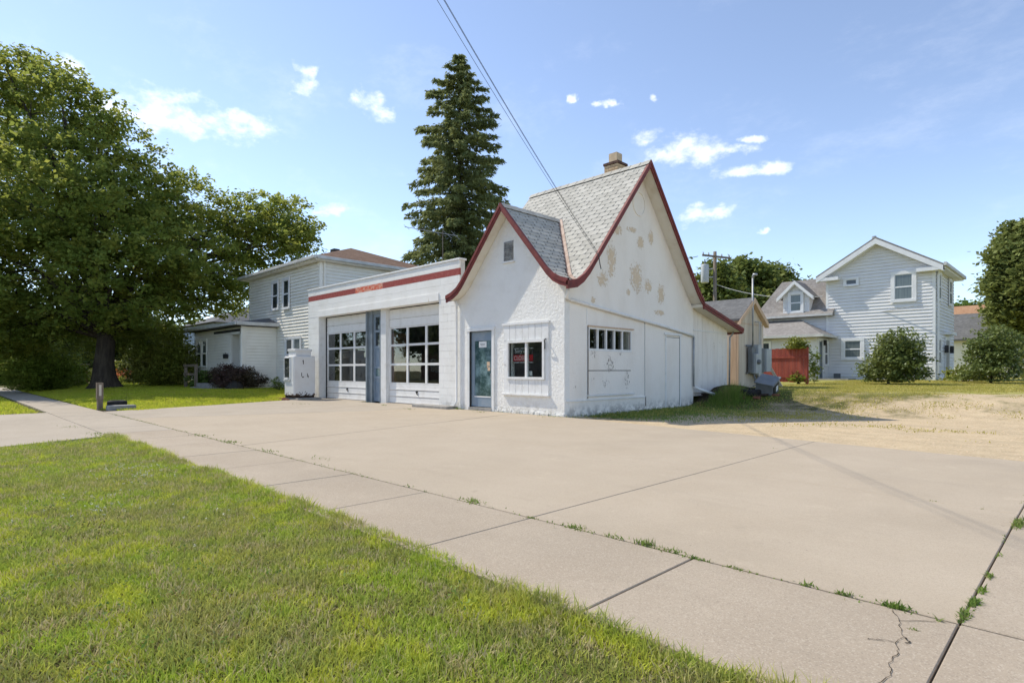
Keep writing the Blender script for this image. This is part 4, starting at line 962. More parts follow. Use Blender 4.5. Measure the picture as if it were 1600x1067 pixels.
    m = MB(); m.tube([(px1-.0,py0-.06,3.2),(px1-.0,py0-.06,.4)], .05, 8); m.build('porch_downspout', M['siding_l'], P)
    m = MB(); m.box(-21.25,-20.85,py0-.14,py0-.03,1.72,1.94); m.tube([(-21.05,py0-.08,1.94),(-21.05,py0-.08,2.02)], .012, 6); m.build('mailbox', M['black'], P, bevel=.02)
    m = MB(); m.box(-21.6,-19.2,-1.9,py0-.02,.15,.52); m.box(-21.3,-19.4,-2.2,-1.9,.15,.35); m.build('porch_step', M['step'], P)
    for x in (-23.1,-21.5):
        m = MB(); m.box(x-.06,x+.06,-1.95,-1.83,.15,1.42); m.build('rail_post', M['wood_old'], P)
    for z in (1.38,.95):
        m = MB(); m.box(-23.2,-21.4,-1.975,-1.952,z-.07,z+.05); m.build('rail', M['wood_old'], P)
left_house()

def right_house():
    x0, x1, y0, y1, zb, ze = -1.84, 3.35, 25.95, 31.8, .58, 6.62
    H = thing('gabled_house', 'grey white clapboard house with front gable, dormer wing and porch', 'house', (.75,28.9,.6))
    zp = 8.2; xm = (x0+x1)/2
    m = MB(); m.prism([(x0+.02,zb-.3),(x1-.02,zb-.3),(x1-.02,ze),(xm,zp),(x0+.02,ze)], lambda u,z: (u,y0+.02,z), lambda u,z: (u,y1,z)); w = m.build('wall', M['siding_r'], H)
    def rg(z):
        if z <= ze: return (x0+.12, x1-.12)
        k = (zp-z)/(zp-ze); return (xm-(xm-x0)*k, xm+(x1-xm)*k)
    siding(w, FY(y0+.02), .78, zp, .178, rg, M['siding_r'], .042); siding(w, FX(x1-.02), .78, ze, .178, lambda z: (y0+.1, y1), M['siding_r'], .042)
    m = MB(); m.box(x0-.01,x0+.12,y0-.012,y0+.08,.55,ze); m.box(x1-.12,x1+.012,y0-.012,y0+.1,.55,ze); m.build('corner_board', M['trim_r'], H)
    # roof, cornice and eave returns
    e = .42; th = .1; m = MB(); sl = (zp-ze)/(xm-x0)
    for sg in (-1,1):
        xe = xm+sg*((x1-xm)+e); zz = ze-sl*e+.22
        m.hexa([(xm,y0-.45,zp+.22-th),(xe,y0-.45,zz-th),(xe,y1+.4,zz-th),(xm,y1+.4,zp+.22-th),(xm,y0-.45,zp+.22),(xe,y0-.45,zz),(xe,y1+.4,zz),(xm,y1+.4,zp+.22)])
    rf = m.build('roof', M['roof_grey'], H)
    m = MB()
    for sg in (-1,1):
        xe = xm+sg*((x1-xm)+e-.02); zz = ze-sl*(e-.02)+.12
        m.hexa([(xm,y0-.47,zp-.16),(xe,y0-.47,zz-.28),(xe,y0-.02,zz-.28),(xm,y0-.02,zp-.16),(xm,y0-.47,zp+.118),(xe,y0-.47,zz),(xe,y0-.02,zz),(xm,y0-.02,zp+.118)])
        a, b = sorted((xe, xm+sg*((x1-xm)-.75))); m.box(a, b, y0-.46, y0-.015, ze-.34, ze-.16)
    m.box(x1-.0,x1+e,y0-.02,y1+.3,ze-.22,ze-.09); m.build('cornice', M['trim_r'], H)
    m = MB(); m.box(x1+e,x1+e+.12,y0-.45,y1+.4,ze-.14,ze+.03); m.build('gutter', M['gutter'], H)
    m = MB(); m.tube([(x1+e,y0-.2,ze-.2),(x1+.1,y0+.2,ze-.45),(x1+.08,y0+.22,.85),(x1+.4,y0+.2,.68),(x1+1.6,y0+.1,.62)], .06, 8); m.build('downspout', M['trim_r'], H)
    m = MB(); m.tube([(.35,27,8.1),(.35,27,8.75)], .12, 10); m.build('roof_vent', M['steel'], rf); m = MB(); m.tube([(-1.35,27.3,6.9),(-1.35,27.3,7.65)], .1, 8); m.build('vent_pipe', M['black'], rf)
    F = FY(y0); C = M['glass_curtain']
    window(H, F, 1.56,2.37,4.93,6.28, .18, None, C); window(H, F, -.80,-.25,5.98,6.27, .12, None, M['glass_house'], False)
    window(H, F, -.86,-.05,1.85,2.80, .18, None, C); window(H, F, 1.55,2.37,1.85,2.72, .18, None, C)
    G2 = FX(x1); window(H, G2, 26.5,27.2,4.9,6.2, .15, None, C); window(H, G2, 29.9,30.7,4.9,6.2, .15, None, C); window(H, G2, 26.5,27.2,1.5,2.75, .15, None, C)
    q = MB(); q.fbox(G2,28.7,29.9,.0,.06,.62,3.0); d = q.build('side_door', M['trim_r'], H); q = MB(); q.fbox(G2,28.85,29.75,.061,.075,.7,2.8); q.build('door_leaf', M['box_dark'], d); q = MB(); q.fbox(G2,28.6,30.2,.0,.35,3.1,3.25); q.build('hood', M['trim_r'], d)
    for u in (28.5,30.15):
        q = MB(); q.fbox(G2, u-.1,u+.1,.05,.22,2.1,2.5); q.build('lantern', M['black'], d)
    q = MB(); q.fbox(F,-1.43,-1.08,.0,.05,.60,.95); q.build('foundation_vent', M['box_dark'], H)
    # dormer wing with steep lower roof
    wx0, wx1, wy = -5.9, -1.85, 26.0
    m = MB(); m.box(wx0,wx1,wy+.02,31.5,.4,4.4); ww = m.build('wing_wall', M['siding_r'], H)
    siding(ww, FY(wy+.02), .78, 4.3, .178, lambda z: (wx0, wx1), M['siding_r'], .042)
    m = MB(); m.hexa([(wx0-.1,wy-.4,4.30),(-1.4,wy-.4,4.30),(-1.4,y0-.025,4.30),(wx0-.1,wy+.2,4.30),(wx0-.1,wy-.4,4.42),(-1.4,wy-.4,4.42),(-1.4,y0-.025,4.72),(wx0-.1,wy+.2,4.72)])
    m.add([(wx0-.1,wy-.02,4.55),(-1.84,wy-.02,4.55),(-1.84,wy+1.55,6.75),(wx0+1.0,wy+1.55,6.75),(wx0+1.0,30.,6.75),(-1.84,30.,6.75),(wx0-.1,31.6,4.55),(-1.84,31.6,4.55)], [(0,1,2,3),(3,2,5,4),(0,3,4,6),(4,5,7,6)])
    wr = m.build('wing_roof', M['roof_grey'], H)
    m = MB(); m.box(wx0-.1,-1.4,wy-.46,wy-.402,4.30,4.42); m.build('wing_gutter', M['gutter'], H)
    # dormer
    D = empty('dormer', (-3.4,25.9,5)); D.parent = H; D.location = Vector((-3.4,25.9,5))-H.location; WL[D.name] = Vector((-3.4,25.9,5))
    dx0, dx1, dy, dxm = -4.22,-2.72,25.86,-3.47
    m = MB(); m.prism([(dx0,4.55),(dx1,4.55),(dx1,5.62),(dxm,6.35),(dx0,5.62)], lambda u,z: (u,dy,z), lambda u,z: (u,dy+1.9,z)); dw = m.build('dormer_wall', M['siding_r'], D)
    siding(dw, FY(dy), 4.6, 6.35, .15, lambda z: (dx0,dx1) if z < 5.62 else (dxm-(6.35-z)*1.02, dxm+(6.35-z)*1.02), M['siding_r'], .02)
    m = MB()
    for sg in (-1,1):
        xe = dxm+sg*1.02; m.hexa([(dxm,dy-.3,6.42),(xe,dy-.3,5.44),(xe,dy+2.1,5.44),(dxm,dy+2.1,6.42),(dxm,dy-.3,6.52),(xe,dy-.3,5.54),(xe,dy+2.1,5.54),(dxm,dy+2.1,6.52)])
    m.build('dormer_roof', M['roof_grey'], D)
    m = MB()
    for sg in (-1,1):
        xe = dxm+sg*1.03; m.hexa([(dxm,dy-.32,6.28),(xe,dy-.32,5.29),(xe,dy-.05,5.29),(dxm,dy-.05,6.28),(dxm,dy-.32,6.50),(xe,dy-.32,5.51),(xe,dy-.05,5.51),(dxm,dy-.05,6.50)])
    m.build('dormer_trim', M['trim_r'], D)
    window(D, FY(dy-.02), -3.77,-3.17,4.68,5.68, .15, None, C)
    # porch with hipped roof, storm door, lantern
    P = empty('porch', (-3.6,24.6,.6)); P.parent = H; P.location = Vector((-3.6,24.6,.6))-H.location; WL[P.name] = Vector((-3.6,24.6,.6))
    m = MB(); px0, px1, py = -5.8, -1.75, 23.9
    m.box(px0,px1,py+.1,25.97,.4,3.0); pw = m.build('porch_wall', M['siding_r'], P)
    siding(pw, FX(px1), .78, 3.0, .178, lambda z: (py+.1, 25.95), M['siding_r'], .02); siding(pw, FY(py+.1), .78, 3.0, .178, lambda z: (px0, px1), M['siding_r'], .02)
    m = MB(); m.add([(px0-.4,py-.4,3.1),(px1+.45,py-.4,3.1),(px1+.45,25.93,3.1),(px1-1.5,25.93,4.15),(px0-.4,25.93,4.15),(px0-.4,py-.4,2.98),(px1+.45,py-.4,2.98),(px1+.45,25.93,2.98),(px0-.4,25.93,2.98)], [(0,1,3,4),(1,2,3),(5,8,7,6),(0,5,6,1),(1,6,7,2),(0,4,8,5)]); m.build('porch_roof', M['roof_grey'], P)
    m = MB(); m.box(px0-.4,px1+.52,py-.48,py-.41,2.98,3.12); m.box(px1+.46,px1+.54,py-.4,25.9,2.98,3.12); m.build('porch_gutter', M['gutter'], P)
    GX = FX(px1)
    q = MB(); q.fbox(GX,24.15,24.3,.0,.05,.6,2.8); q.fbox(GX,24.85,25.0,.0,.05,.6,2.8); q.fbox(GX,24.15,25.0,.0,.05,2.8,2.95); dd = q.build('door_frame', M['trim_r'], P)
    q = MB(); q.fbox(GX,24.3,24.38,.0,.045,.62,2.8); q.fbox(GX,24.77,24.85,.0,.045,.62,2.8); q.fbox(GX,24.38,24.77,.0,.045,1.7,1.76); q.fbox(GX,24.38,24.77,.0,.045,.62,.72); q.build('storm_door', M['box_dark'], P)
    q = MB(); q.fbox(GX,24.38,24.77,.0,.03,.72,2.75); q.build('door_pane', C, P)
    window(P, GX, 25.2,25.72,1.45,2.7, .1, None, M['glass_house'])
    q = MB(); q.fbox(GX,25.0,25.12,.05,.2,2.55,2.85); q.build('lantern', M['black'], P)
    q = MB(); q.box(px1,px1+1.6,23.9,25.3,.5,.68); q.build('porch_step', M['step'], P)
    window(P, FY(py+.08), -5.2,-4.3,1.6,2.75, .1, None, M['glass_house'])
right_house()

def shed():
    x1, y0, y1 = -.03, 9.86, 12.19; x0 = -2.7; zb = .42
    T = thing('garden_shed', 'beige board garden shed with grey gable roof behind the station', 'shed', (-1.4,11,.45))
    ym = (y0+y1)/2
    m = MB(); m.prism([(y0+.02,zb),(y1-.02,zb),(y1-.02,2.95),(ym,3.75),(y0+.02,2.95)], lambda u,z: (x1-.02,u,z), lambda u,z: (x0,u,z)); w = m.build('wall', M['beige_board'], T)
    F = FX(x1-.02); n = 13
    us = np.linspace(y0,y1,n+1)
    for a, b in zip(us[:-1], us[1:]):
        zt = lambda u: 2.93+.8*(1-abs(u-ym)/(ym-y0))
        q = MB(); q.hexa([F(a+.006,0,zb),F(b-.006,0,zb),F(b-.006,.015,zb),F(a+.006,.015,zb),F(a+.006,0,zt(a)),F(b-.006,0,zt(b)),F(b-.006,.015,zt(b)),F(a+.006,.015,zt(a))]); q.build('board', M['beige_board'], w)
    F = FY(y0+.02); us = np.linspace(x0,x1-.06,13)
    for a, b in zip(us[:-1], us[1:]):
        q = MB(); q.fbox(F,a+.006,b-.006,0,.015,zb,2.95); q.build('board', M['beige_board'], w)
    q = MB(); q.box(x1-.055,x1+.012,y0-.012,y0+.09,zb,2.95); q.box(x1-.3,x1-.058,y0-.016,y0+.02,zb,2.95); q.build('corner_trim', M['beige_trim'], T)
    m = MB()
    for sg in (-1,1):
        ye = ym+sg*(ym-y0+.12); m.hexa([(x0-.2,ym,3.80),(x1+.14,ym,3.80),(x1+.14,ye,2.93),(x0-.2,ye,2.93),(x0-.2,ym,3.88),(x1+.14,ym,3.88),(x1+.14,ye,3.01),(x0-.2,ye,3.01)])
    m.build('roof', M['roof_dark'], T)
    m = MB()
    for sg in (-1,1):
        ye = ym+sg*(ym-y0+.13); m.hexa([(x1+.0,ym,3.66),(x1+.16,ym,3.66),(x1+.16,ye,2.80),(x1+.0,ye,2.80),(x1+.141,ym,3.86),(x1+.16,ym,3.86),(x1+.16,ye,2.99),(x1+.141,ye,2.99)])
    m.build('rake_trim', M['beige_trim'], T)
    q = MB(); q.fbox(FX(x1),y0+.1,y1-.1,.0,.012,2.86,2.885); q.build('batten', M['beige_trim'], T)
shed()

def meter():
    T = thing('electric_meter', 'grey electric meter boxes and conduit mast on the beige shed wall', 'electric meter', (.1,11.3,.5)); x = .0
    F = FX(x)
    q = MB(); q.tube([F(10.85,.10,2.0),F(10.85,.10,4.62)], .035, 8); q.tube([F(10.85,.10,4.6),F(10.85,.14,4.72),F(10.85,.26,4.70)], .05, 8); q.build('conduit_mast', M['steel'], T, smooth=True)
    q = MB(); q.fbox(F,10.45,11.7,.02,.05,2.02,2.08); q.fbox(F,10.45,11.7,.02,.05,1.0,1.06); q.build('mounting_rail', M['box_dark'], T)
    q = MB(); q.fbox(F,10.55,10.88,.05,.20,1.05,2.0); q.build('side_box', M['box_dark'], T)
    q = MB(); q.fbox(F,10.68,10.98,.05,.30,1.02,1.75); mbx = q.build('meter_box', M['box_grey'], T, bevel=.01)
    q = MB(); q.lathe([(.09,0),(.09,.06),(.075,.10),(0,.11)], F(10.83,.30,1.45), 16, Matrix.Rotation(math.pi/2,3,'Y')); q.build('meter_dial', M['box_dark'], mbx)
    q = MB(); q.fbox(F,11.0,11.28,.05,.26,.95,2.1); q.build('breaker_box', M['box_grey'], T, bevel=.01)
    q = MB(); q.fbox(F,11.30,11.64,.05,.22,1.05,1.98); q.build('breaker_box', M['bin'], T, bevel=.01)
    q = MB(); q.fbox(F,11.66,12.15,.05,.30,1.08,1.96); q.build('breaker_box', M['box_grey'], T, bevel=.01)
    q = MB(); q.fbox(F,11.32,11.6,.03,.15,.35+.3,1.03); q.build('junction_box', M['beige_board'], T, bevel=.01)
    q = MB(); q.tube([F(11.45,.1,2.0),F(11.45,.1,3.0)], .02, 6); q.tube([F(11.6,.1,2.0),F(11.6,.1,3.0)], .02, 6); q.tube([F(11.45,.06,2.98),F(11.2,.06,2.98)], .02, 6); q.build('conduit', M['steel'], T)
    q = MB(); q.tube([F(10.8,.15,1.02),F(10.85,.2,.8),F(11.1,.18,.7),F(11.2,.15,.95)], .03, 6); q.tube([F(11.35,.12,1.0),F(11.0,.2,.6),F(10.75,.15,.55)], .022, 6); q.build('cable', M['box_dark'], T)
meter()

def yard_bits():
    # tilted grey bin, tyres and rubble beside the shed
    T = thing('grey_bin', 'tipped grey plastic bin lying on the rubble before the beige shed', 'bin', (1.75,7.9,.36))
    R = Matrix.Rotation(math.radians(22), 3, 'X') @ Matrix.Rotation(math.radians(12), 3, 'Y'); c = Vector((1.75,7.9,.34))
    def rb(name, mat, x0, x1, y0, y1, z0, z1, par=T, tp=1.0):
        v = []
        for z, k in ((z0,1.0),(z1,tp)):
            for x, y in ((x0,y0),(x1,y0),(x1,y1),(x0,y1)): v.append(R @ Vector((x*k,y*k,z))+c)
        q = MB(); q.hexa(v); return q.build(name, mat, par, bevel=.02)
    rb('body', M['bin'], -.27,.27,-.32,.32,.0,.52,tp=.94); rb('lid', M['bin'], -.30,.30,-.36,.36,.525,.57); rb('opening', M['black'], .262,.275,-.24,.24,.16,.44); rb('inner_panel', M['paper'], .276,.282,-.02,.16,.2,.38)
    # tyre lying flat
    def tyre(name, label, c, rot, r=.32, w=.2):
        t = thing(name, label, 'tyre', c); RM = Matrix.Rotation(rot[0],3,'X') @ Matrix.Rotation(rot[1],3,'Y')
        q = MB(); prof = [(r*.58,-w*.42),(r*.8,-w*.5),(r*.96,-w*.42),(r,-w*.2),(r,w*.2),(r*.96,w*.42),(r*.8,w*.5),(r*.58,w*.42),(r*.6,0),(r*.58,-w*.42)]
        q.lathe(prof, c, 28, RM); q.build('casing', M['rubber'], t, smooth=True)
        q = MB()
        for k in range(36):
            a = 2*math.pi*k/36; d = Vector((math.cos(a), math.sin(a), 0)); s = Vector((-d.y, d.x, 0)); v = []
            for zz in (-w*.3, w*.3):
                for rr, aa in ((r*.985,-.012),(r*.985,.012),(r*1.012,.012),(r*1.012,-.012)): v.append(RM @ (d*rr+s*aa+Vector((0,0,zz)))+Vector(c))
            q.hexa(v)
        q.build('tread', M['rubber'], t); return t
    tyre('tyre', 'black tyre lying on the rubble beside the grey bin', (1.42,7.45,.46), (.10,.06), .32, .2)
    tyre('tyre', 'small black tyre lying behind the concrete kerb block near the wooden post', (-11.55,-6.95,.14), (0,.03), .25, .20)
    m = MB(); m.box(-11.08,-10.78,-7.32,-6.62,-.03,.13); top(m, 'wheel_stop', M['step'], 'low grey concrete kerb block at the foot of the wooden post', 'kerb block', (-10.93,-6.97,0), bevel=.03)
    m = MB(); m.box(-11.47,-11.33,-7.47,-7.34,-.1,.76); m.box(-11.485,-11.315,-7.485,-7.33,.30,.78)
    t = thing('wooden_post', 'weathered square wooden post standing by the sidewalk at the lawn corner', 'post', (-11.4,-7.4,0)); m.build('post', M['wood_old'], t)
    q = MB(); q.box(-11.314,-11.31,-7.44,-7.38,.40,.72); q.build('number_marks', M['beige_board'], t)
    # rubble: planks and bricks at the lean-to foot
    spots = [((.45,7.2,.36),.5,'plank'),((.35,8.1,.55),-.2,'plank'),((.75,7.6,.48),1.1,'plank'),((1.5,7.3,.335),.3,'plank')]
    lab = ['dark broken plank nearest the downspout elbow in the rubble','dark broken plank against the lean-to wall','short dark plank at the front edge of the rubble','dark plank below the tyre on the rubble heap']
    for (c, a, n), l in zip(spots, lab):
        q = MB(); d = Vector((math.cos(a), math.sin(a), .06)); s = Vector((-math.sin(a), math.cos(a), .03)); up = Vector((0,0,1)); C = Vector(c)
        q.hexa([C+d*i*.5+s*j*.09+up*k for k in (0,.05) for i, j in ((-1,-1),(1,-1),(1,1),(-1,1))]); top(q, n, M['debris'], l, 'plank', c, 'planks in the rubble')
    bl = ['red brick left of the tipped bin','red brick in front of the tyre','red brick furthest right in the rubble','red brick half buried before the tall weeds']
    for i, c in enumerate([(1.45,8.15,.46),(1.75,7.15,.29),(2.15,7.6,.36),(1.35,6.95,.26)]):
        q = MB(); q.box(c[0]-.11,c[0]+.11,c[1]-.05,c[1]+.05,c[2]-.03,c[2]+.05); top(q, 'loose_brick', M['red_brick'], bl[i], 'brick', c, 'loose bricks by the shed', bevel=.008)
    # soil heap
    n = 14; V = []; 
    q = MB(); 
    for i in range(n+1):
        for j in range(n+1):
            u, v = i/n*2-1, j/n*2-1; r = max(0, 1-u*u-v*v); x = .42+u*.75; y = 7.9+v*1.5; V.append((x, y, Gf(x,y)-.02+.20*r+random.uniform(-.03,.03)*(r>0)))
    q.add(V, [(i*(n+1)+j, (i+1)*(n+1)+j, (i+1)*(n+1)+j+1, i*(n+1)+j+1) for i in range(n) for j in range(n)])
    o = q.build('soil_heap', M['debris']); tag(o, kind='structure')
    # leaning board against the boxes
    q = MB(); q.hexa([(.55,12.3,.5),(.66,12.3,.5),(.66,12.34,.5),(.55,12.34,.5),(.12,12.0,1.45),(.23,12.0,1.45),(.23,12.04,1.45),(.12,12.04,1.45)]); top(q, 'leaning_board', M['beige_board'], 'pale board leaning on the shed right of the meter boxes', 'board', (.6,12.3,.5))
    # fence
    T = thing('red_fence', 'barn red board fence with rails overgrown by a vine', 'fence', (-1,16,.55)); F = FY(16.0); x = -2.5; 
    while x < .34:
        q = MB(); q.fbox(F,x+.004,x+.146,0,.02,.62+random.uniform(-.02,.02),2.1+random.uniform(-.015,.015)); q.build('board', M['fence_red'], T); x += .15
    for z in (.86,1.72):
        q = MB(); q.fbox(F,-2.5,.36,.021,.06,z-.05,z+.05); q.build('rail', M['fence_red'], T)
    for u in (-2.5,.32):
        q = MB(); q.fbox(F,u-.05,u+.05,-.11,-.001,.5,2.15); q.build('post', M['fence_red'], T)
yard_bits()

# ================================================================== poles and wires
WX = 4.75
def poles():
    c = (-10.25,29.33,.6)
    T = thing('utility_pole', 'wooden utility pole with crossarm and grey transformer behind the station', 'utility pole', c)
    q = MB(); q.tube([(c[0],c[1],0),(c[0],c[1],9.75)], [.17,.12], 10); q.build('pole', M['wood_pole'], T, smooth=True)
    d = Vector((.8,.6,0)); a = Vector((c[0],c[1],9.45)); up = Vector((0,0,.06)); s = Vector((-.6,.8,0))*.05
    # crossarm
    q = MB(); p, r = a-Vector((.5,.86,0))*.0-Vector((.9,.9,0)).normalized()*1.0, a+Vector((.9,.9,0)).normalized()*1.0
    w = Vector((-.7,.7,0))*.06+Vector((.10,-.10,0)); off = Vector((.13,-.13,0))
    q.hexa([p+off*1-w*.0-up, r+off-up-Vector((0,0,.22)), r+off*1.8-up-Vector((0,0,.22)), p+off*1.8-up, p+off+up, r+off+up-Vector((0,0,.22)), r+off*1.8+up-Vector((0,0,.22)), p+off*1.8+up]); q.build('crossarm', M['wood_pole'], T)
    for k in (-.95,-.55,.4,.95):
        b = a+off*1.4+Vector((.7,.7,0))*k+Vector((0,0,-.11-.11*k+.06)); q = MB(); q.lathe([(.05,0),(.06,.06),(.04,.1),(.05,.15),(0,.18)], b, 10); q.build('insulator', M['steel'], T)
    b = Vector((c[0]-.55,c[1]-.45,7.5)); q = MB(); q.lathe([(0,0),(.26,0),(.28,.05),(.28,1.25),(.24,1.33),(0,1.36)], b, 18); t = q.build('transformer', M['box_grey'], T, smooth=True)
    q = MB(); q.lathe([(.05,1.3),(.06,1.5),(.04,1.6),(.05,1.7),(0,1.72)], b, 8); q.build('bushing', M['box_dark'], t); q = MB(); q.tube([b+Vector((.2,.2,.4)), (c[0],c[1],7.9)], .05, 6); q.build('bracket', M['steel'], t); q = MB(); q.tube([b+Vector((.2,.2,1.0)), (c[0],c[1],8.5)], .05, 6); q.build('bracket', M['steel'], t)
    # near pole at the kerb, out of frame, which carries the service drop
    P = thing('utility_pole', 'wooden pole by the kerb carrying the service drop to the station gable', 'utility pole', (WX+.2,-12.6,0))
    q = MB(); q.tube([(WX+.2,-12.6,-.1),(WX+.2,-12.6,9.6)], [.16,.12], 10); q.build('pole', M['wood_pole'], P, smooth=True)
    q = MB(); q.box(WX-.6,WX+1.0,-12.48,-12.38,9.0,9.12); q.build('crossarm', M['wood_pole'], P)
    def wire(p, q_, sag, r, n=16):
        m = MB(); p, q_ = Vector(p), Vector(q_); m.tube([p.lerp(q_, i/n)-Vector((0,0,sag*4*(i/n)*(1-i/n))) for i in range(n+1)], r, 6); return m
    lb = ['upper thin black service wire running down to the side gable','middle thin black service wire running down to the side gable','lowest thin black service wire running down to the side gable']
    for i, (dx, dz) in enumerate(((0,.0),(.16,.14),(.30,.03))):
        m = wire((WX+dx*.8,-12.48,9.2+dz), (.43,.74+.015*i,4.0+.03*i), .30+.03*i, .0036); top(m, 'service_wire', M['wire'], lb[i], 'wire', (.43,.74,4.0), 'service drop wires')
    lb = ['upper cable crossing behind the shed to the house wing','lower cable crossing behind the shed to the house wing']
    for i, z in enumerate((7.4,4.6)):
        m = wire((-10.25,29.3,z), (2.5-4.4*(1-i),25.5,5.4-.9*i), .4, .02); top(m, 'overhead_cable', M['steel'], lb[i], 'cable', (-10.25,29.3,z), 'overhead cables')
    m = wire((-11.1,28.4,9.4), (-16,20,8.6), .4, .02); top(m, 'overhead_cable', M['wire'], 'cable leaving the crossarm tip to the left', 'cable', (-11.1,28.4,9.4), 'overhead cables')
    # TV aerial on the garage roof
    x, y = -10.6, 4.6
    T = thing('tv_aerial', 'old television aerial on a thin mast above the garage parapet', 'aerial', (x,y,3.85))
    q = MB(); q.tube([(x,y,3.8),(x,y,7.1)], .022, 6); q.lathe([(.05,0),(.06,.1),(.05,.25),(.02,.3)], (x,y,4.55), 8); q.build('mast', M['wood_pole'], T)
    q = MB(); b = Vector((x,y,7.0)); d = Vector((-.85,-.5,.22)); q.tube([b-d*.7, b+d*1.8], .014, 5); s = Vector((.5,-.85,.1))
    for k in (-.6,-.2,.3,.8,1.3,1.7): q.tube([b+d*k-s*(.5-.12*k), b+d*k+s*(.5-.12*k)], .008, 4)
    q.build('antenna_elements', M['steel'], T)
poles()

# ================================================================== vegetation
def ellipsoid_clusters(lobes, dens, csize, nl, flatten=.6, shell=.55, sprig=.30, bough=0):
    # lobes: (cx,cy,cz, rx,ry,rz); returns leaf centres and cluster id
    C = []; cid = []; k0 = 0
    for (cx,cy,cz,rx,ry,rz) in lobes:
        area = (rx*ry+ry*rz+rx*rz)/3*4*math.pi; n = max(6, int(area*dens))
        d = unit(RNG.normal(size=(n,3))); r = (shell+(1-shell)*RNG.random(n)**.6)[:,None]
        if bough:
            nb_ = max(16, int(n*.12)); pick = RNG.integers(0, nb_, n); d = d[pick % len(d)]; r = r[pick % len(r)]
        lump = 1+.16*np.sin(d[:,0:1]*5+cx)+.14*np.sin(d[:,2:3]*6+cz*2)+.12*np.sin(d[:,1:2]*7+cy)
        p = d*r*lump*np.array([rx,ry,rz])+np.array([cx,cy,cz])
        if bough: p = p+RNG.normal(size=(n,3))*bough*np.array([1,1,.5])
        off = RNG.normal(size=(n,nl,3))*csize*np.array([1,1,flatten]); off *= (.6+.8*RNG.random((n,1,1)))
        C.append((p[:,None,:]+off).reshape(-1,3)); cid.append(np.repeat(RNG.random(n), nl))
        # sprigs that break the outline
        ns = max(4, int(n*sprig)); d = unit(RNG.normal(size=(ns,3))+np.array([0,0,.25])); Ls = .35+.65*RNG.random((ns,1)); rr = np.array([rx,ry,rz])
        for q in (.92,1.04,1.16,1.28):
            pp = d*rr*(.95+(q-.95)*Ls)+np.array([cx,cy,cz])+RNG.normal(size=(ns,3))*csize*.25; m_ = max(4, int(nl*.45*(1.45-q)/.45))
            oo = RNG.normal(size=(ns,m_,3))*csize*.55*np.array([1,1,flatten]); C.append((pp[:,None,:]+oo).reshape(-1,3)); cid.append(np.repeat(RNG.random(ns), m_))
    C = np.concatenate(C); cid = np.concatenate(cid)
    return C, np.clip(cid*.6+RNG.random(len(C))*.4, 0, 1)
def tree(name, label, cat, base, lobes, mat, dens, csize, nl, lsize, trunk_r, limbs=True, group=None, bark='bark', flat=.5, trunk_top=None, leafname='crown', fork=None, bough=0):
    T = thing(name, label, cat, base, group); B = Vector(base)
    cx = sum(l[0]*l[3] for l in lobes)/sum(l[3] for l in lobes); cy = sum(l[1]*l[3] for l in lobes)/sum(l[3] for l in lobes)
    fk = Vector(fork) if fork else B.lerp(Vector((cx,cy,max(l[2] for l in lobes))), .25)
    m = MB(); H_ = (fk-B).length; zs = [-.05,0,.04,.09,.16,.25,.36,.5,.65,.82,1.0]; nr = 20 if trunk_r > .3 else 10
    m.tube([B.lerp(fk, q)+Vector((math.sin(q*5+B.x)*.08*trunk_r, math.cos(q*4+B.y)*.08*trunk_r, 0)) for q in zs], [trunk_r*(.86+.22*(1-q)+.62*math.exp(-max(q,0)*H_/(trunk_r*.9))) for q in zs], nr)
    if trunk_r > .3:
        for i in range(len(zs)):
            for k in range(nr):
                v = Vector(m.v[i*nr+k]); c_ = B.lerp(fk, zs[i]); a_ = 2*math.pi*k/nr; m.v[i*nr+k] = tuple(c_+(v-c_)*(1+.07*math.sin(a_*5+B.x)+.05*math.sin(a_*3+zs[i]*6)+.28*math.exp(-max(zs[i],0)*H_/.5)*max(0,math.sin(a_*4+1))))
    if limbs:
        for l in lobes:
            e = Vector(l[:3]); mid = fk.lerp(e,.5)+Vector((random.uniform(-.4,.4),random.uniform(-.4,.4),.12*(e-fk).length)); r = trunk_r*.42
            m.tube([fk-Vector((0,0,.2)), fk.lerp(mid,.5), mid, e], [r*1.1,r*.8,r*.5,r*.15], 7)
            for _ in range(5):
                t = random.uniform(.45,1); s = fk.lerp(mid, t*2) if t < .5 else mid.lerp(e, (t-.5)*2)
                d = Vector((random.gauss(0,1),random.gauss(0,1),random.gauss(.3,.7))).normalized(); L = .75*min(l[3:6])
                m.tube([s, s+d*L*.5+Vector((0,0,.06)), s+d*L], [r*.22,r*.14,.01], 5)
    m.build('trunk', M[bark], T, smooth=True)
    C, rnd = ellipsoid_clusters(lobes, dens, csize, nl, bough=bough); C[:,2] = np.maximum(C[:,2], B.z+.12)
    leaves(leafname, C, lsize, M[mat], T, flat, rnd=rnd)
    return T
def PX(px, py, t):
    X = (px-800)/902; U = (578-py)/902; r = math.sqrt(.5); return (9.01+t*(-r+X*r), -10.81+t*(r+X*r), 1.15+t*U)
def lobe(px, py, rx, ry, t, dt=0, k=1.0):
    x, y, z = PX(px, py, t+dt); s = (t+dt)/902; return (x, y, z, rx*s*k, rx*s*k, ry*s*k)
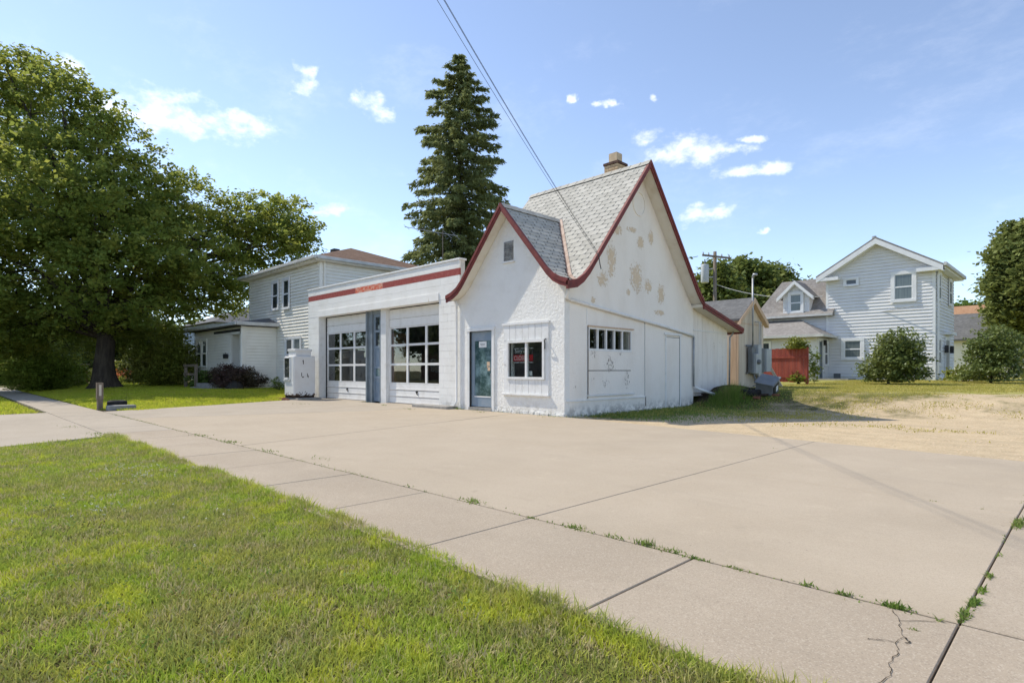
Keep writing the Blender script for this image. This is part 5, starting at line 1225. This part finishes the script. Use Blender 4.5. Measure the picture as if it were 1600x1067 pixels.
def big_maple():
    t = 29.; L = []
    for px, py, rx, ry, dt in ((28,150,56,62,1),(-30,230,90,110,2),(98,185,58,58,0),(150,185,40,40,1),(185,235,42,46,1),(190,290,55,50,1),(60,290,90,80,-2),(150,335,76,72,-2),(-45,380,105,105,-1),(250,315,46,48,2),(300,322,42,44,4),(340,365,44,44,5),(385,340,34,30,6),(425,328,34,28,8),(455,345,36,30,8),(440,370,40,28,8),(400,380,40,34,6),(475,375,18,16,8),(425,385,44,30,7),(272,400,66,58,0),(335,425,52,42,3),(378,425,36,22,6),(185,430,80,60,-2),(85,430,92,74,-2),(-20,480,90,62,-1),(235,475,58,38,1),(60,380,90,80,5),(200,380,80,70,5),(0,300,90,100,6),(305,462,54,32,4),(355,468,40,24,6),(390,452,26,18,7),(88,122,30,26,0),(8,105,36,32,0),(120,490,62,40,2),(30,515,50,34,3),(155,518,50,26,1),(80,535,52,26,2),(215,520,42,20,2),(-30,545,60,28,1)):
        L.append(lobe(px, py, rx*1.06, ry*1.06, t, dt))
    b = PX(163, 606, t); base = (b[0], b[1], Gf(b[0], b[1]))
    tree('maple_tree', 'huge spreading maple tree shading the lawn at the far left', 'tree', base, L, 'maple', 2.2, .24, 27, .215, .43, fork=PX(165,520,t), bough=.52)
big_maple()
def spruce(base, H, R, label, name='spruce_tree', z0=1.2, n_wh=40, dens=1.0):
    T = thing(name, label, 'tree', base); B = Vector(base); m = MB(); m.tube([B, B+Vector((0,0,H))], [.30,.02], 10)
    C = []; D = []; S = []
    for i in range(n_wh):
        f = i/(n_wh-1); z = z0+(H-z0-.25)*f**.93; Rz = R*(1-math.exp(-(H+.02-z)/3.6))+.06
        nb = int(9-4*f)
        for k in range(nb):
            a = 2*math.pi*(k+random.random()*.7)/nb+i*1.3; L = Rz*random.uniform(.72,1.12); d = Vector((math.cos(a),math.sin(a),0)); s = B+Vector((0,0,z+random.uniform(-.15,.15)))
            droop = .50*(1-f)**.6; pts = [s+d*L*q+Vector((0,0, L*(.10*q-droop*q*q*1.1+.30*droop*q**4))) for q in (0,.25,.5,.75,1)]
            m.tube(pts, [.035+.03*(1-f),.03,.022,.015,.006], 4, False)
            n = int(dens*78*L/max(R*.6,1))+16
            q = RNG.random(n)**.7; ii = np.clip((q*4).astype(int),0,3); fr = (q*4-ii)[:,None]; P = np.array([tuple(p) for p in pts]); pos = P[ii]*(1-fr)+P[ii+1]*fr
            side = np.array((-d.y,d.x,0)); w = (RNG.random(n)*2-1)*(.10+.34*L*(1-.75*q)*.5); pos = pos+side*w[:,None]
            hang = RNG.random(n)**1.5*(.12+.38*(1-f)); pos[:,2] -= hang
            dr = np.outer(np.ones(n), np.array(tuple(d)))*.6+side*np.sign(w)[:,None]*.5; dr[:,2] = -.25-hang*1.6+RNG.normal(size=n)*.15
            C.append(pos); D.append(dr); S.append(np.full(n,.30))
    n = 60; C.append(np.array([(B.x+random.gauss(0,.08),B.y+random.gauss(0,.08),B.z+H-random.random()*1.1) for _ in range(n)])); D.append(np.array([(random.gauss(0,.4),random.gauss(0,.4),.6) for _ in range(n)])); S.append(np.full(n,.2))
    m.build('trunk', M['bark_spruce'], T, smooth=True)
    C = np.concatenate(C); D = np.concatenate(D); S = np.concatenate(S)
    C = np.repeat(C,3,0)+RNG.normal(size=(len(C)*3,3))*.05; D = np.repeat(D,3,0); S = np.repeat(S,3)
    leaves('needles', C, S, M['spruce'], T, .4, .30, direction=unit(D))
sb = PX(718, 560, 36.5); spruce((sb[0], sb[1], .2), 20.9, 3.55, 'tall dark spruce rising behind the garage')

def background_trees():
    lb = ['broad green tree behind the utility pole','rounded green tree between the pole and the dormer','green tree at the right of the group behind the dormer wing','low green tree right behind the shed roof']
    for l, (px, py, rx, ry, t) in zip(lb, ((1118,452,34,45,56),(1165,445,45,42,60),(1208,452,36,40,64),(1150,490,60,40,58))):
        L = [lobe(px+dx*rx, py+dy*ry, rx*k, ry*k, t, dt) for dx, dy, k, dt in ((0,-.2,.62,0),(-.5,.15,.6,1),(.5,.1,.6,-1),(0,.5,.75,0),(-.25,-.55,.4,1),(.35,-.5,.4,-1),(-.6,.7,.6,0),(.6,.7,.6,0))]
        b = PX(px, 578, t); tree('backyard_tree', l, 'tree', (b[0],b[1],.3), L, 'fartree', 2.0, .5, 14, .5, .3, group='trees behind the shed')
    L = [lobe(px, py, rx, ry, 41, dt) for px, py, rx, ry, dt in ((1592,375,24,26,0),(1620,400,44,45,2),(1580,412,26,30,-1),(1612,450,50,46,-2),(1572,448,22,26,0),(1588,485,32,28,-1),(1630,490,50,46,1),(1606,520,34,22,0))]
    b = PX(1612,578,41); tree('dense_tree', 'dense olive green tree cut off by the right picture edge', 'tree', (b[0],b[1],.6), L, 'oak', 6.5, .30, 20, .34, .35)
    lb = ['dark treetop just over the orange roof by the house eave','small dark treetop over the middle of the orange roof','dark treetop over the right end of the orange roof']
    for l, px in zip(lb, (1500,1517,1534)):
        b = PX(px, 560, 95); L = [lobe(px+d, 484+abs(d)*.3, 8, 9, 95) for d in (-6,0,6)]; tree('far_tree', l, 'tree', (b[0],b[1],.6), L, 'darkshrub', 2, .6, 10, .7, .25, group='far treetops')
background_trees()

def shrub(name, label, px, row, w, h, t, mat, dens=9, csize=.10, nl=14, lsize=.11, z0=None, k=5, cat='shrub', group=None, flat=.4):
    # w,h in metres
    b = PX(px, row, t); x, y = b[0], b[1]; z = Gf(x, y) if z0 is None else z0; L = []
    rs = random.Random(int(px*7+row))
    for i in range(k):
        a = rs.random()*6.28; r = rs.random()**.5*.42*w*.7
        rr = w*.5*rs.uniform(.45,.65); zz = z+h*rs.uniform(.30,.68); L.append((x+r*math.cos(a), y+r*math.sin(a), zz, rr, rr, h*rs.uniform(.26,.38)))
    L.append((x, y, z+h*.36, w*.44, w*.44, h*.36)); L.append((x, y, z+h*.2, w*.42, w*.42, h*.2))
    return tree(name, label, cat, (x,y,z), L, mat, dens, csize, nl, lsize, .045 if z0 is None else .007, True, group, flat=flat, fork=(x,y,z+.12*h), leafname='foliage', bough=.075*w)
def shrubs():
    shrub('lilac_bush', 'large round lilac bush in front of the grey white house', 1388, 598, 2.25, 2.2, 24.3, 'lilac', 9, .12, 16, .12, k=10)
    shrub('lilac_bush', 'leggy lilac bush right of the house with low bare stems', 1548, 597, 2.1, 2.5, 24.5, 'lilac', 7, .13, 14, .125, k=9)
    shrub('lilac_bush', 'leafy lilac bush cut by the right picture edge', 1618, 590, 1.8, 2.2, 27, 'lilac', 8, .14, 12, .12, k=6)
    shrub('hosta_clump', 'low yellow green leafy clump at the house corner', 1508, 596, 1.5, .7, 27, 'yellowshrub', 10, .1, 10, .16, cat='plant')
    shrub('vine', 'yellow green vine spilling over the red fence', 1246, 540, .95, .62, 25.4, 'yellowshrub', 16, .09, 12, .10, z0=1.98, cat='vine')
    shrub('vine', 'vine climbing the right end of the red fence', 1272, 590, .42, 1.75, 25.4, 'shrub', 14, .09, 8, .09, z0=.55, cat='vine')
    shrub('fence_weed', 'green weed clump at the foot of the red fence', 1247, 597, .9, .65, 25.5, 'shrub', 10, .08, 8, .09, cat='plant')
    # far left
    shrub('barberry_bush', 'dark purple barberry bush in front of the porch', 375, 606, 2.3, 1.15, 27, 'barberry', 30, .08, 16, .075, k=8)
    shrub('hosta_clump', 'green leafy plant beside the porch rail', 331, 606, 1.7, .85, 29, 'darkshrub', 10, .1, 10, .14, cat='plant')
    shrub('boxwood', 'small bright green shrub behind the white cabinet', 437, 606, .85, .62, 26.0, 'shrub', 16, .06, 10, .05)
    shrub('forsythia_bush', 'big arching green bush left of the enclosed porch', 268, 598, 4.2, 2.9, 32, 'yellowshrub', 7, .16, 14, .13, k=9)
    shrub('dark_bush', 'dark round bush left of the maple trunk', 62, 604, 3.4, 2.0, 30, 'shrub', 9, .13, 13, .13, k=7)
    shrub('dark_bush', 'dark bush between the far left bush and the maple trunk', 105, 596, 2.2, 1.5, 33, 'shrub', 8, .13, 12, .13)
    shrub('yellow_shrub', 'low yellow green perennials right of the dark bush', 130, 598, 2.2, 1.1, 38, 'yellowshrub', 10, .1, 9, .13, cat='plant')
    shrub('garden_bed', 'sunlit green perennials behind the orange lilies', 200, 594, 3.6, 1.5, 42, 'yellowshrub', 8, .12, 10, .15, k=7, cat='plant')
    shrub('hedge_shrub', 'bright shrub behind the lilies right of the trunk', 236, 590, 4.2, 2.6, 44, 'yellowshrub', 6, .15, 10, .16, cat='shrub')
    # lilies
    lb = ['cluster of orange lilies just right of the maple trunk','cluster of orange lilies further right in the flower bed','sparse orange lilies between the two clusters']
    for l, px, w in zip(lb, (190,222,207), (1.2,1.0,.7)):
        b = PX(px, 596, 39); T = thing('lily_clump', l, 'flowers', (b[0],b[1],.25), 'orange lilies'); n = 60
        P = np.array([(b[0]+random.gauss(0,w*.4), b[1]+random.gauss(0,w*.4), .25+.55+random.gauss(0,.16)) for _ in range(n)])
        leaves('blossoms', np.repeat(P,3,0)+RNG.normal(size=(n*3,3))*.05, .15, M['lily'], T)['kind'] = 'stuff'
        P = np.array([(b[0]+random.gauss(0,w*.5), b[1]+random.gauss(0,w*.5), .25+random.random()*.45) for _ in range(260)]); leaves('stems', P, .3, M['shrub'], T, 0, .18, direction=np.tile(np.array([[0,0,1.]]),(260,1)))['kind'] = 'stuff'
    # unseen-from-here depth: far vegetation that closes the left background
    lb = ['distant green tree at the far left edge','distant green tree left of the maple trunk','distant green tree behind the brick wall','distant green tree between trunk and porch','distant green tree behind the blue house']
    for l, (px, rx, t, top_) in zip(lb, ((-10,70,62,470),(70,60,66,480),(130,50,72,470),(215,55,75,470),(300,50,80,500))):
        L = [lobe(px+dx*rx, 578-(578-top_)*f, rx*.62, (578-top_)*.32, t, dt) for dx, f, dt in ((-.4,.35,0),(.4,.35,1),(0,.7,0),(-.2,.15,-1),(.3,.12,0))]
        b = PX(px,578,t); tree('distant_tree', l, 'tree', (b[0],b[1],.2), L, 'fartree', 1.6, .55, 12, .55, .3, group='distant trees on the left')
    lb = ['green hedge bush at the far left edge','green hedge bush second from the left edge','green hedge bush third from the left edge']
    for l, px in zip(lb, (5,32,55)): shrub('hedge_bush', l, px, 594, 3.0, 2.0, 44, 'shrub', 5, .18, 10, .2, group='hedge bushes at the far left')
shrubs()
def misc_far():
    # brick pier with cap
    T = thing('brick_wall', 'low brown brick wall with grey cap behind the maple', 'wall', (-35.5,-4.4,.2)); c = Vector((-35.5,-4.4,0))
    m = MB(); m.box(c.x-.9,c.x+.9,c.y-.28,c.y+.28,0,1.45); m.build('core', M['mortar_grey'], T)
    for r in range(17):
        for k in range(8):
            x = c.x-.9+k*.23+(r%2)*.115
            if x+.22 > c.x+.93: continue
            m = MB(); m.box(x,x+.22,c.y-.30,c.y-.2,.04+r*.083,.04+r*.083+.072); m.build('brick', M['red_brick'], T)
        for k in range(2):
            m = MB(); m.box(c.x+.85,c.x+.92,c.y-.19+k*.235,c.y+.03+k*.235,.04+r*.083,.04+r*.083+.072); m.build('brick', M['red_brick'], T)
    m = MB(); m.box(c.x-.98,c.x+.98,c.y-.36,c.y+.36,1.45,1.55); m.build('cap', M['step'], T)
    # far blue-grey house behind the porch
    x1, y0 = -44.6, 6.5
    T = thing('blue_house', 'distant blue grey house half hidden behind the maple', 'house', (-48,9,.2))
    m = MB(); m.box(-54,x1,y0,y0+8,0,5.3); w = m.build('wall', M['siding_b'], T)
    siding(w, FY(y0), .5, 5.3, .2, lambda z: (-54,x1), M['siding_b'], .025); siding(w, FX(x1), .5, 5.3, .2, lambda z: (y0,y0+8), M['siding_b'], .025)
    m = MB(); m.add([(-54.5,y0-.5,5.3),(x1+.5,y0-.5,5.3),(x1+.5,y0+8.5,5.3),(-54.5,y0+8.5,5.3),(-50,y0+4,7.2),(x1-4,y0+4,7.2)], [(0,1,5,4),(1,2,5),(2,3,4,5),(3,0,4),(3,2,1,0)]); m.build('roof', M['roof_dark'], T)
    for u in (-52.5,-49.5,-46.8):
        window(T, FY(y0), u-.45, u+.45, 1.3, 2.8, .12); 
    window(T, FX(x1), y0+1.5, y0+2.4, 1.3, 2.8, .12)
    # far houses at right
    T = thing('grey_roof_house', 'neighbour house with plain grey roof beyond the lilacs', 'house', (2.0,46,.6))
    m = MB(); m.box(-3,5.0,46,52,.3,3.6); m.build('wall', M['siding_l'], T)
    siding(T, FX(5.0), .7, 3.6, .2, lambda z: (46,52), M['siding_l'], .03)
    m = MB(); m.hexa([(-3.3,45.5,3.4),(5.3,45.5,3.4),(5.3,49,5.6),(-3.3,49,5.6),(-3.3,45.5,3.55),(5.3,45.5,3.55),(5.3,49,5.75),(-3.3,49,5.75)]); m.hexa([(-3.3,49,5.6),(5.3,49,5.6),(5.3,52.5,3.4),(-3.3,52.5,3.4),(-3.3,49,5.75),(5.3,49,5.75),(5.3,52.5,3.55),(-3.3,52.5,3.55)]); m.build('roof', M['roof_dark'], T)
    m = MB(); m.prism([(46,3.45),(52,3.45),(49,5.55)], lambda u,z: (5.01,u,z), lambda u,z: (4.9,u,z)); m.build('gable', M['brick_dark'], T)
    T = thing('orange_roof_house', 'far house with orange brown shingle roof behind the grey one', 'house', (1,64,.6))
    m = MB(); m.box(-7,7.2,62,70,.3,5.0); m.build('wall', M['siding_l'], T)
    m = MB(); m.hexa([(-7.5,61.4,4.7),(7.6,61.4,4.7),(7.6,66,7.75),(-7.5,66,7.75),(-7.5,61.4,4.85),(7.6,61.4,4.85),(7.6,66,7.9),(-7.5,66,7.9)]); m.hexa([(-7.5,66,7.75),(7.6,66,7.75),(7.6,70.6,4.7),(-7.5,70.6,4.7),(-7.5,66,7.9),(7.6,66,7.9),(7.6,70.6,4.85),(-7.5,70.6,4.85)]); rf = m.build('roof', M['roof_orange'], T)
    m = MB(); m.box(1.5,2.1,64.2,64.7,6.8,7.15); m.build('roof_vent', M['black'], rf)
    # dark car behind the bush at the right edge
    T = thing('parked_car', 'dark car parked behind the lilac at the right edge', 'car', (9.2,31.0,.6)); c = Vector((9.2,31.0,.62))
    prof = [(-2.2,.35),(-2.2,.75),(-1.7,.92),(-1.0,1.42),(.6,1.46),(1.3,.98),(2.1,.85),(2.25,.6),(2.2,.35)]
    m = MB(); m.prism(prof, lambda u,z: (c.x+u,c.y-.85,c.z+z-.1), lambda u,z: (c.x+u,c.y+.85,c.z+z-.1)); m.build('body', M['car'], T, bevel=.06)
    m = MB(); m.prism([(-1.45,.98),(-.95,1.36),(.5,1.38),(1.05,1.0)], lambda u,z: (c.x+u,c.y-.855,c.z+z-.1), lambda u,z: (c.x+u,c.y+.855,c.z+z-.1)); m.build('side_glass', M['glass_house'], T)
    for x in (-1.4,1.4):
        for y in (-.75,.75):
            m = MB(); m.lathe([(0,-.1),(.2,-.1),(.32,-.09),(.33,0),(.32,.09),(.2,.1),(0,.1)], (c.x+x,c.y+y,c.z+.3-.0), 18, Matrix.Rotation(math.pi/2,3,'X')); w = m.build('wheel', M['rubber'], T)
            m = MB(); m.lathe([(0,-.105),(.18,-.105),(.19,-.08)], (c.x+x,c.y+y,c.z+.3), 14, Matrix.Rotation(math.pi/2,3,'X')); m.build('rim', M['steel'], w)
    # stone mound by the porch
    q = MB(); q.lathe([(.42,0),(.40,.18),(.28,.36),(.12,.46),(0,.48)], (-18.4,-1.2,.2), 9)
    top(q, 'dark_stone', M['stone'], 'dark pointed stone at the porch corner', 'stone', (-18.4,-1.2,.2))
    for l, (x, y, h) in zip(('broad tree beyond the gravel lot nearest the road','broad tree beyond the gravel lot in the middle','broad tree beyond the gravel lot farthest back'), ((27,30,10),(23,38,11),(33,38,11))):
        L = [(x+random.uniform(-2.8,2.8), y+random.uniform(-2.8,2.8), h*random.uniform(.2,.8), 2.5, 2.5, 2.2) for _ in range(9)]
        tree('lot_tree', l, 'tree', (x,y,.5), L, 'fartree', 1.0, .5, 12, .6, .28, group='trees beyond the gravel lot')
    # unseen houses across the street, added to darken the reflections in the panes
    for l, (x, wd, mt) in zip(('unseen dark brick house added across the street opposite the left bay','unseen brown brick house added across the street opposite the office window'), ((-46,15,'red_brick'),(-24,16,'brick_dark'))):
        y = -34.; T = thing('added_street_house', l, 'house', (x,y,0), 'added houses across the street')
        m = MB(); m.box(x-wd/2,x+wd/2,y-8,y,-.1,3.4); m.build('wall', M[mt], T)
        m = MB(); m.add([(x-wd/2-.5,y+.5,3.3),(x+wd/2+.5,y+.5,3.3),(x+wd/2+.5,y-8.5,3.3),(x-wd/2-.5,y-8.5,3.3),(x-wd/2-.5,y-4,6.2),(x+wd/2+.5,y-4,6.2)], [(0,1,5,4),(2,3,4,5),(0,4,3),(1,2,5),(3,2,1,0)]); m.build('roof', M['roof_dark'], T)
        FF = lambda u, d, z, y=y: (u, y+d, z)
        for u in (-wd*.3,wd*.05,wd*.32): window(T, FF, x+u-.7, x+u+.7, 1.0, 2.4, .1)
        q = MB(); q.fbox(FF, x-2.2,x-1.2,0,.06,.1,2.2); q.build('door', M['trim_r'], T)
    # trees across the street, mirrored in the panes
    lb = ['broad tree across the street opposite the left bay','broad tree across the street opposite the right bay','tree across the street opposite the office door','tree across the street opposite the driveway','tree across the street far left']
    for l, (x, y, h) in zip(lb, ((-30,-36,10),(-22,-33,11.5),(-40,-30,10),(-12,-37,10),(-52,-34,11))):
        L = [(x+random.uniform(-2.6,2.6), y+random.uniform(-2,2), h*random.uniform(.35,.8), 2.3, 2.3, 2.0) for _ in range(7)]
        tree('street_tree', l, 'tree', (x,y,0), L, 'fartree', 1.2, .5, 12, .6, .28, group='trees across the street')
misc_far()

# ------------------------------------------------------------------ grass (stuff)
def blades(name, x, y, h, w, mat, z=None, lean=.55, kind='stuff', parent=None):
    n = len(x); z = G(x, y)-.004 if z is None else z
    a = RNG.random(n)*2*math.pi; la = RNG.random(n)*2*math.pi; ln = (RNG.random(n)**.8)*lean
    h = h*(.55+.75*RNG.random(n)); w = w*(.7+.6*RNG.random(n))
    B = np.stack([x, y, z], 1); s = np.stack([np.cos(a), np.sin(a), np.zeros(n)], 1)*(w*.5)[:,None]
    d = np.stack([np.cos(la)*ln, np.sin(la)*ln, np.ones(n)*np.sqrt(np.maximum(.15, 1-ln*ln))], 1)
    mid = B+d*(h*.5)[:,None]; d2 = d.copy(); d2[:,:2] *= 1.9; d2[:,2] *= .75; tip = mid+unit(d2)*(h*.5)[:,None]
    V = np.stack([B-s, B+s, mid-s*.8, mid+s*.8, tip], 1).reshape(-1,3)
    k = np.arange(n)[:,None]*5; idx = (k+np.array([[0,1,3,2,2,3,4]])).ravel(); r = np.repeat(RNG.random(n),2)
    o = npmesh(name, V, np.tile([4,3], n), idx, M[mat], parent, r)
    if kind: o['kind'] = kind
    return o
def lawn():
    # foreground verge between driveway and sidewalk
    n = 900000; x = RNG.uniform(-3.2,12.5,n); y = RNG.uniform(-12.7,-8.35,n)
    edge = -8.595-.07*ss(6,8.3,x)+.07*(vnoise(x,y*0,2.2)-.5)+.05*(vnoise(x,y*0,9)-.5)
    left = -2.99+(-8.69-y)*.4156+.12*(vnoise(y,x*0,4)-.5)
    dist = np.hypot(x-9.01, y+10.81); dens = np.clip(4.2/np.maximum(dist,1.2), .12, 1.0)
    vis = (y > -10.95-.04*x+.04*6) & (x < 9.6)
    dens = dens*np.where(vis, 1, .10)*(.55+.6*vnoise(x,y,1.7)); dens = np.where(y > edge-.16, np.minimum(1, dens*2.2), dens)
    k = (y < edge) & (x > left) & (RNG.random(n) < dens) & ~((np.hypot(x-5.1,y+12.6) < .2))
    x, y, dist = x[k], y[k], dist[k]; e = np.clip(1-((edge[k]-y)/.22), 0, 1)
    h = .028+.026*vnoise(x,y,1.1)+.060*e*(.3+vnoise(x+7,y,3))+.014*(vnoise(x,y,5)); w = .0040+.0007*dist
    o = blades('lawn_grass', x, y, h, w, 'grass', lean=.8); o['label'] = 'green and yellow grass of the verge in the foreground'; o['category'] = 'grass'
    # clover flowers in two drifts
    P = []
    for cx, cy, r, m in ((1.6,-9.25,.9,90),(3.4,-9.9,.6,35),(4.4,-9.4,.6,10)):
        P += [(random.gauss(cx,r*.55), random.gauss(cy,r*.28), .055+random.random()*.02) for _ in range(m)]
    P = np.array(P); P = P[P[:,1] < -8.75]; P = np.repeat(P,7,0)+RNG.normal(size=(len(P)*7,3))*.005
    o = leaves('clover_flowers', P, .008, M['clover'], None, .2, 1.0); tag(o, 'tiny white clover flowers in the verge grass', 'clover', kind='stuff')
    # broad weed leaves
    P = []
    for _ in range(45):
        cx, cy = random.uniform(0,8.2), random.uniform(-10.6,-8.9)
        P += [(cx+random.gauss(0,.05), cy+random.gauss(0,.05), .02+random.random()*.02) for _ in range(14)]
    o = leaves('weed_leaves', np.array(P),   .020, M['weed'], None, .6, .6); tag(o, 'small broad weed leaves among the verge grass', 'weeds', kind='stuff')
    # left yard
    n = 260000; x = RNG.uniform(-34,-9.6,n); y = RNG.uniform(-7.5,4,n)
    lx = np.interp(y, [-7.5,-6.75,-4.6,-1.6,-.9,4], [-11.4,-9.95,-11.15,-12.5,-13.7,-13.7])
    k = (x < lx+.1*(vnoise(x,y,3)-.5)) & ~((x > -26.3) & (x < -18.9) & (y > -.62)) & ~((x > -22.5) & (y > .9)) & (RNG.random(n) < np.clip(1.4-(-x-10)/30, .3, 1))
    x, y = x[k], y[k]; blades('yard_grass', x, y, .075, .022, 'grass_left', lean=.7)
    o = bpy.data.objects['yard_grass']; o['label'] = 'bright green grass of the yard under the maple'; o['category'] = 'grass'
    n = 40000; x = RNG.uniform(-34,-10.9,n); y = RNG.uniform(-12.6,-8.85,n); k = x < -10.5-(y+8.8)*.05-.3; o = blades('verge_grass', x[k], y[k], .07, .022, 'grass_left', lean=.7); o['label'] = 'green grass of the verge beyond the driveway'; o['category'] = 'grass'
    # right yard: patchy dry grass over gravel
    n = 420000; x = RNG.uniform(.05,26,n); y = RNG.uniform(.1,26,n)
    n1 = vnoise(x,y,.45); n2 = vnoise(x,y,1.8); v = y-(.85*x+2.6)+(n1-.5)*8+(n2-.5)*6
    near_wall = ss(2.1,.3,x)*ss(.4,1.6,y)
    pr = np.clip(np.maximum(ss(-2.5,4.5,v), near_wall*.7), 0, 1)*(.35+.9*vnoise(x+3,y,1.1))+.32*ss(.52,.75,n2)*ss(.8,3.0,y)
    pr *= np.where((x < 3.4) & (y > 25.9), 0, 1)*np.clip(1.3-y/40, .2, 1)
    px_ok = (x-9.01) < (y+10.81)*.99
    k = (RNG.random(n) < pr*.9) & px_ok; x, y = x[k], y[k]; dn = ss(2.5,.5,x)*ss(8,5,y)
    o = blades('lot_grass', x, y, .045+.02*dn, .016, 'grass_right', lean=.85); o['label'] = 'patchy dry grass behind the station'; o['category'] = 'grass'
    n = 26000; x = RNG.uniform(.1,3.4,n); y = RNG.uniform(.5,9,n); k = RNG.random(n) < ss(3.4,.8,x)*ss(.3,1.5,y)*(.35+vnoise(x,y,2)); o = blades('shaded_grass', x[k], y[k], .06, .014, 'weed', lean=.8); o['label'] = 'green grass along the side wall'; o['category'] = 'grass'
    # pebbles
    P = []; n = 6500
    x = RNG.uniform(.6,13,n); y = RNG.uniform(-1.6,7,n); k = y > -.1-.125*x+.0
    C = np.stack([x[k],y[k],G(x[k],y[k])+.004],1); s = .006+.012*RNG.random(len(C))**3
    d = np.array([(1,0,0),(0,1,0),(-1,0,0),(0,-1,0),(0,0,.7)]); V = (C[:,None,:]+d[None]*s[:,None,None]*(.7+.6*RNG.random((len(C),5,1)))).reshape(-1,3)
    b = np.arange(len(C))[:,None]*5; idx = (b+np.array([[0,1,4,1,2,4,2,3,4,3,0,4]])).ravel(); o = npmesh('gravel', V, np.full(len(C)*4,3), idx, M['flue']); tag(o, 'loose tan gravel stones along the concrete edge', 'gravel', kind='stuff')
lawn()
def weeds():
    # weed tufts in the slab joints (stuff), thick where the photo shows them
    X, Y, Hh = [], [], []
    def tuft(x, y, n, s, h, along=False):
        h *= .75
        for _ in range(n): X.append(random.gauss(x, s*(.3 if along else 1))); Y.append(random.gauss(y, s*(1.6 if along else .45))); Hh.append(h*random.uniform(.5,1.2))
    for px, row, n, s, h in ((740,787,110,.07,.055),(900,828,110,.06,.045),(960,842,40,.04,.05),(830,812,30,.03,.03),(1010,855,110,.04,.06),(1048,865,90,.05,.04),(1085,876,70,.035,.035),(1150,892,40,.03,.03),(1262,918,35,.02,.04),(1320,933,60,.022,.035),(1400,953,140,.03,.05),(1506,968,170,.03,.045),(1522,948,150,.025,.05),(1535,928,90,.022,.04),(1546,905,90,.025,.04),(1562,872,40,.02,.03),(1592,823,200,.05,.07),(1432,990,25,.012,.02),(1466,975,10,.006,.05),(640,762,20,.04,.03),(500,718,60,.12,.03),(360,692,60,.12,.05),(420,706,40,.1,.04),(315,682,60,.12,.05),(160,680,120,.22,.05),(110,668,40,.15,.03),(1465,786,16,.04,.02),(1535,798,14,.03,.02),(1210,702,8,.03,.02),(470,632,40,.3,.05),(640,640,50,.25,.05),(750,645,40,.15,.05),(860,652,70,.25,.05),(714,640,60,.12,.10),(570,629,30,.2,.05),(600,634,30,.08,.06)):
        d = (578-row)/902; t = (0.0-1.15)/d; b = PX(px, row, t); tuft(b[0], b[1], n, s, h, px > 1495 and row < 975)
    for x0 in np.arange(-9,8.5,.22): 
        if random.random() < .85: tuft(x0, -7.565, random.randint(6,22), .06, .026)
    for y0 in np.arange(-7.5,-1.2,.25):
        if random.random() < .35: tuft(8.61, y0, random.randint(4,16), .04, .03, True)
    for x0 in np.arange(-4,.3,.12): tuft(x0, -.06, random.randint(0,8), .05, .05)
    for y0 in np.arange(.1,6.4,.10): tuft(.08, y0, random.randint(2,12), .05, .07)
    x, y, h = map(np.array, (X,Y,Hh)); o = blades('joint_weeds', x, y, h, .006+.0006*np.hypot(x-9,y+10.8), 'weed', z=np.full(len(x), .010), lean=.9); o['label'] = 'green weeds growing in the concrete joints'; o['category'] = 'weeds'
    # tall weed clump by the downspout elbow
    T = thing('weed_clump', 'tall grassy weed clump in front of the lean-to rubble', 'weeds', (1.0,7.0,.2)); n = 2600
    x = RNG.normal(1.0,.30,n); y = RNG.normal(6.95,.42,n); o = blades('stalks', x, y, .42*np.exp(-((x-1.0)/.5)**2-((y-6.95)/.8)**2)+.12, .012, 'weed', z=G(x,y), lean=.65, kind=None, parent=T)
weeds()
S.cycles.max_bounces = 6; S.cycles.transparent_max_bounces = 8
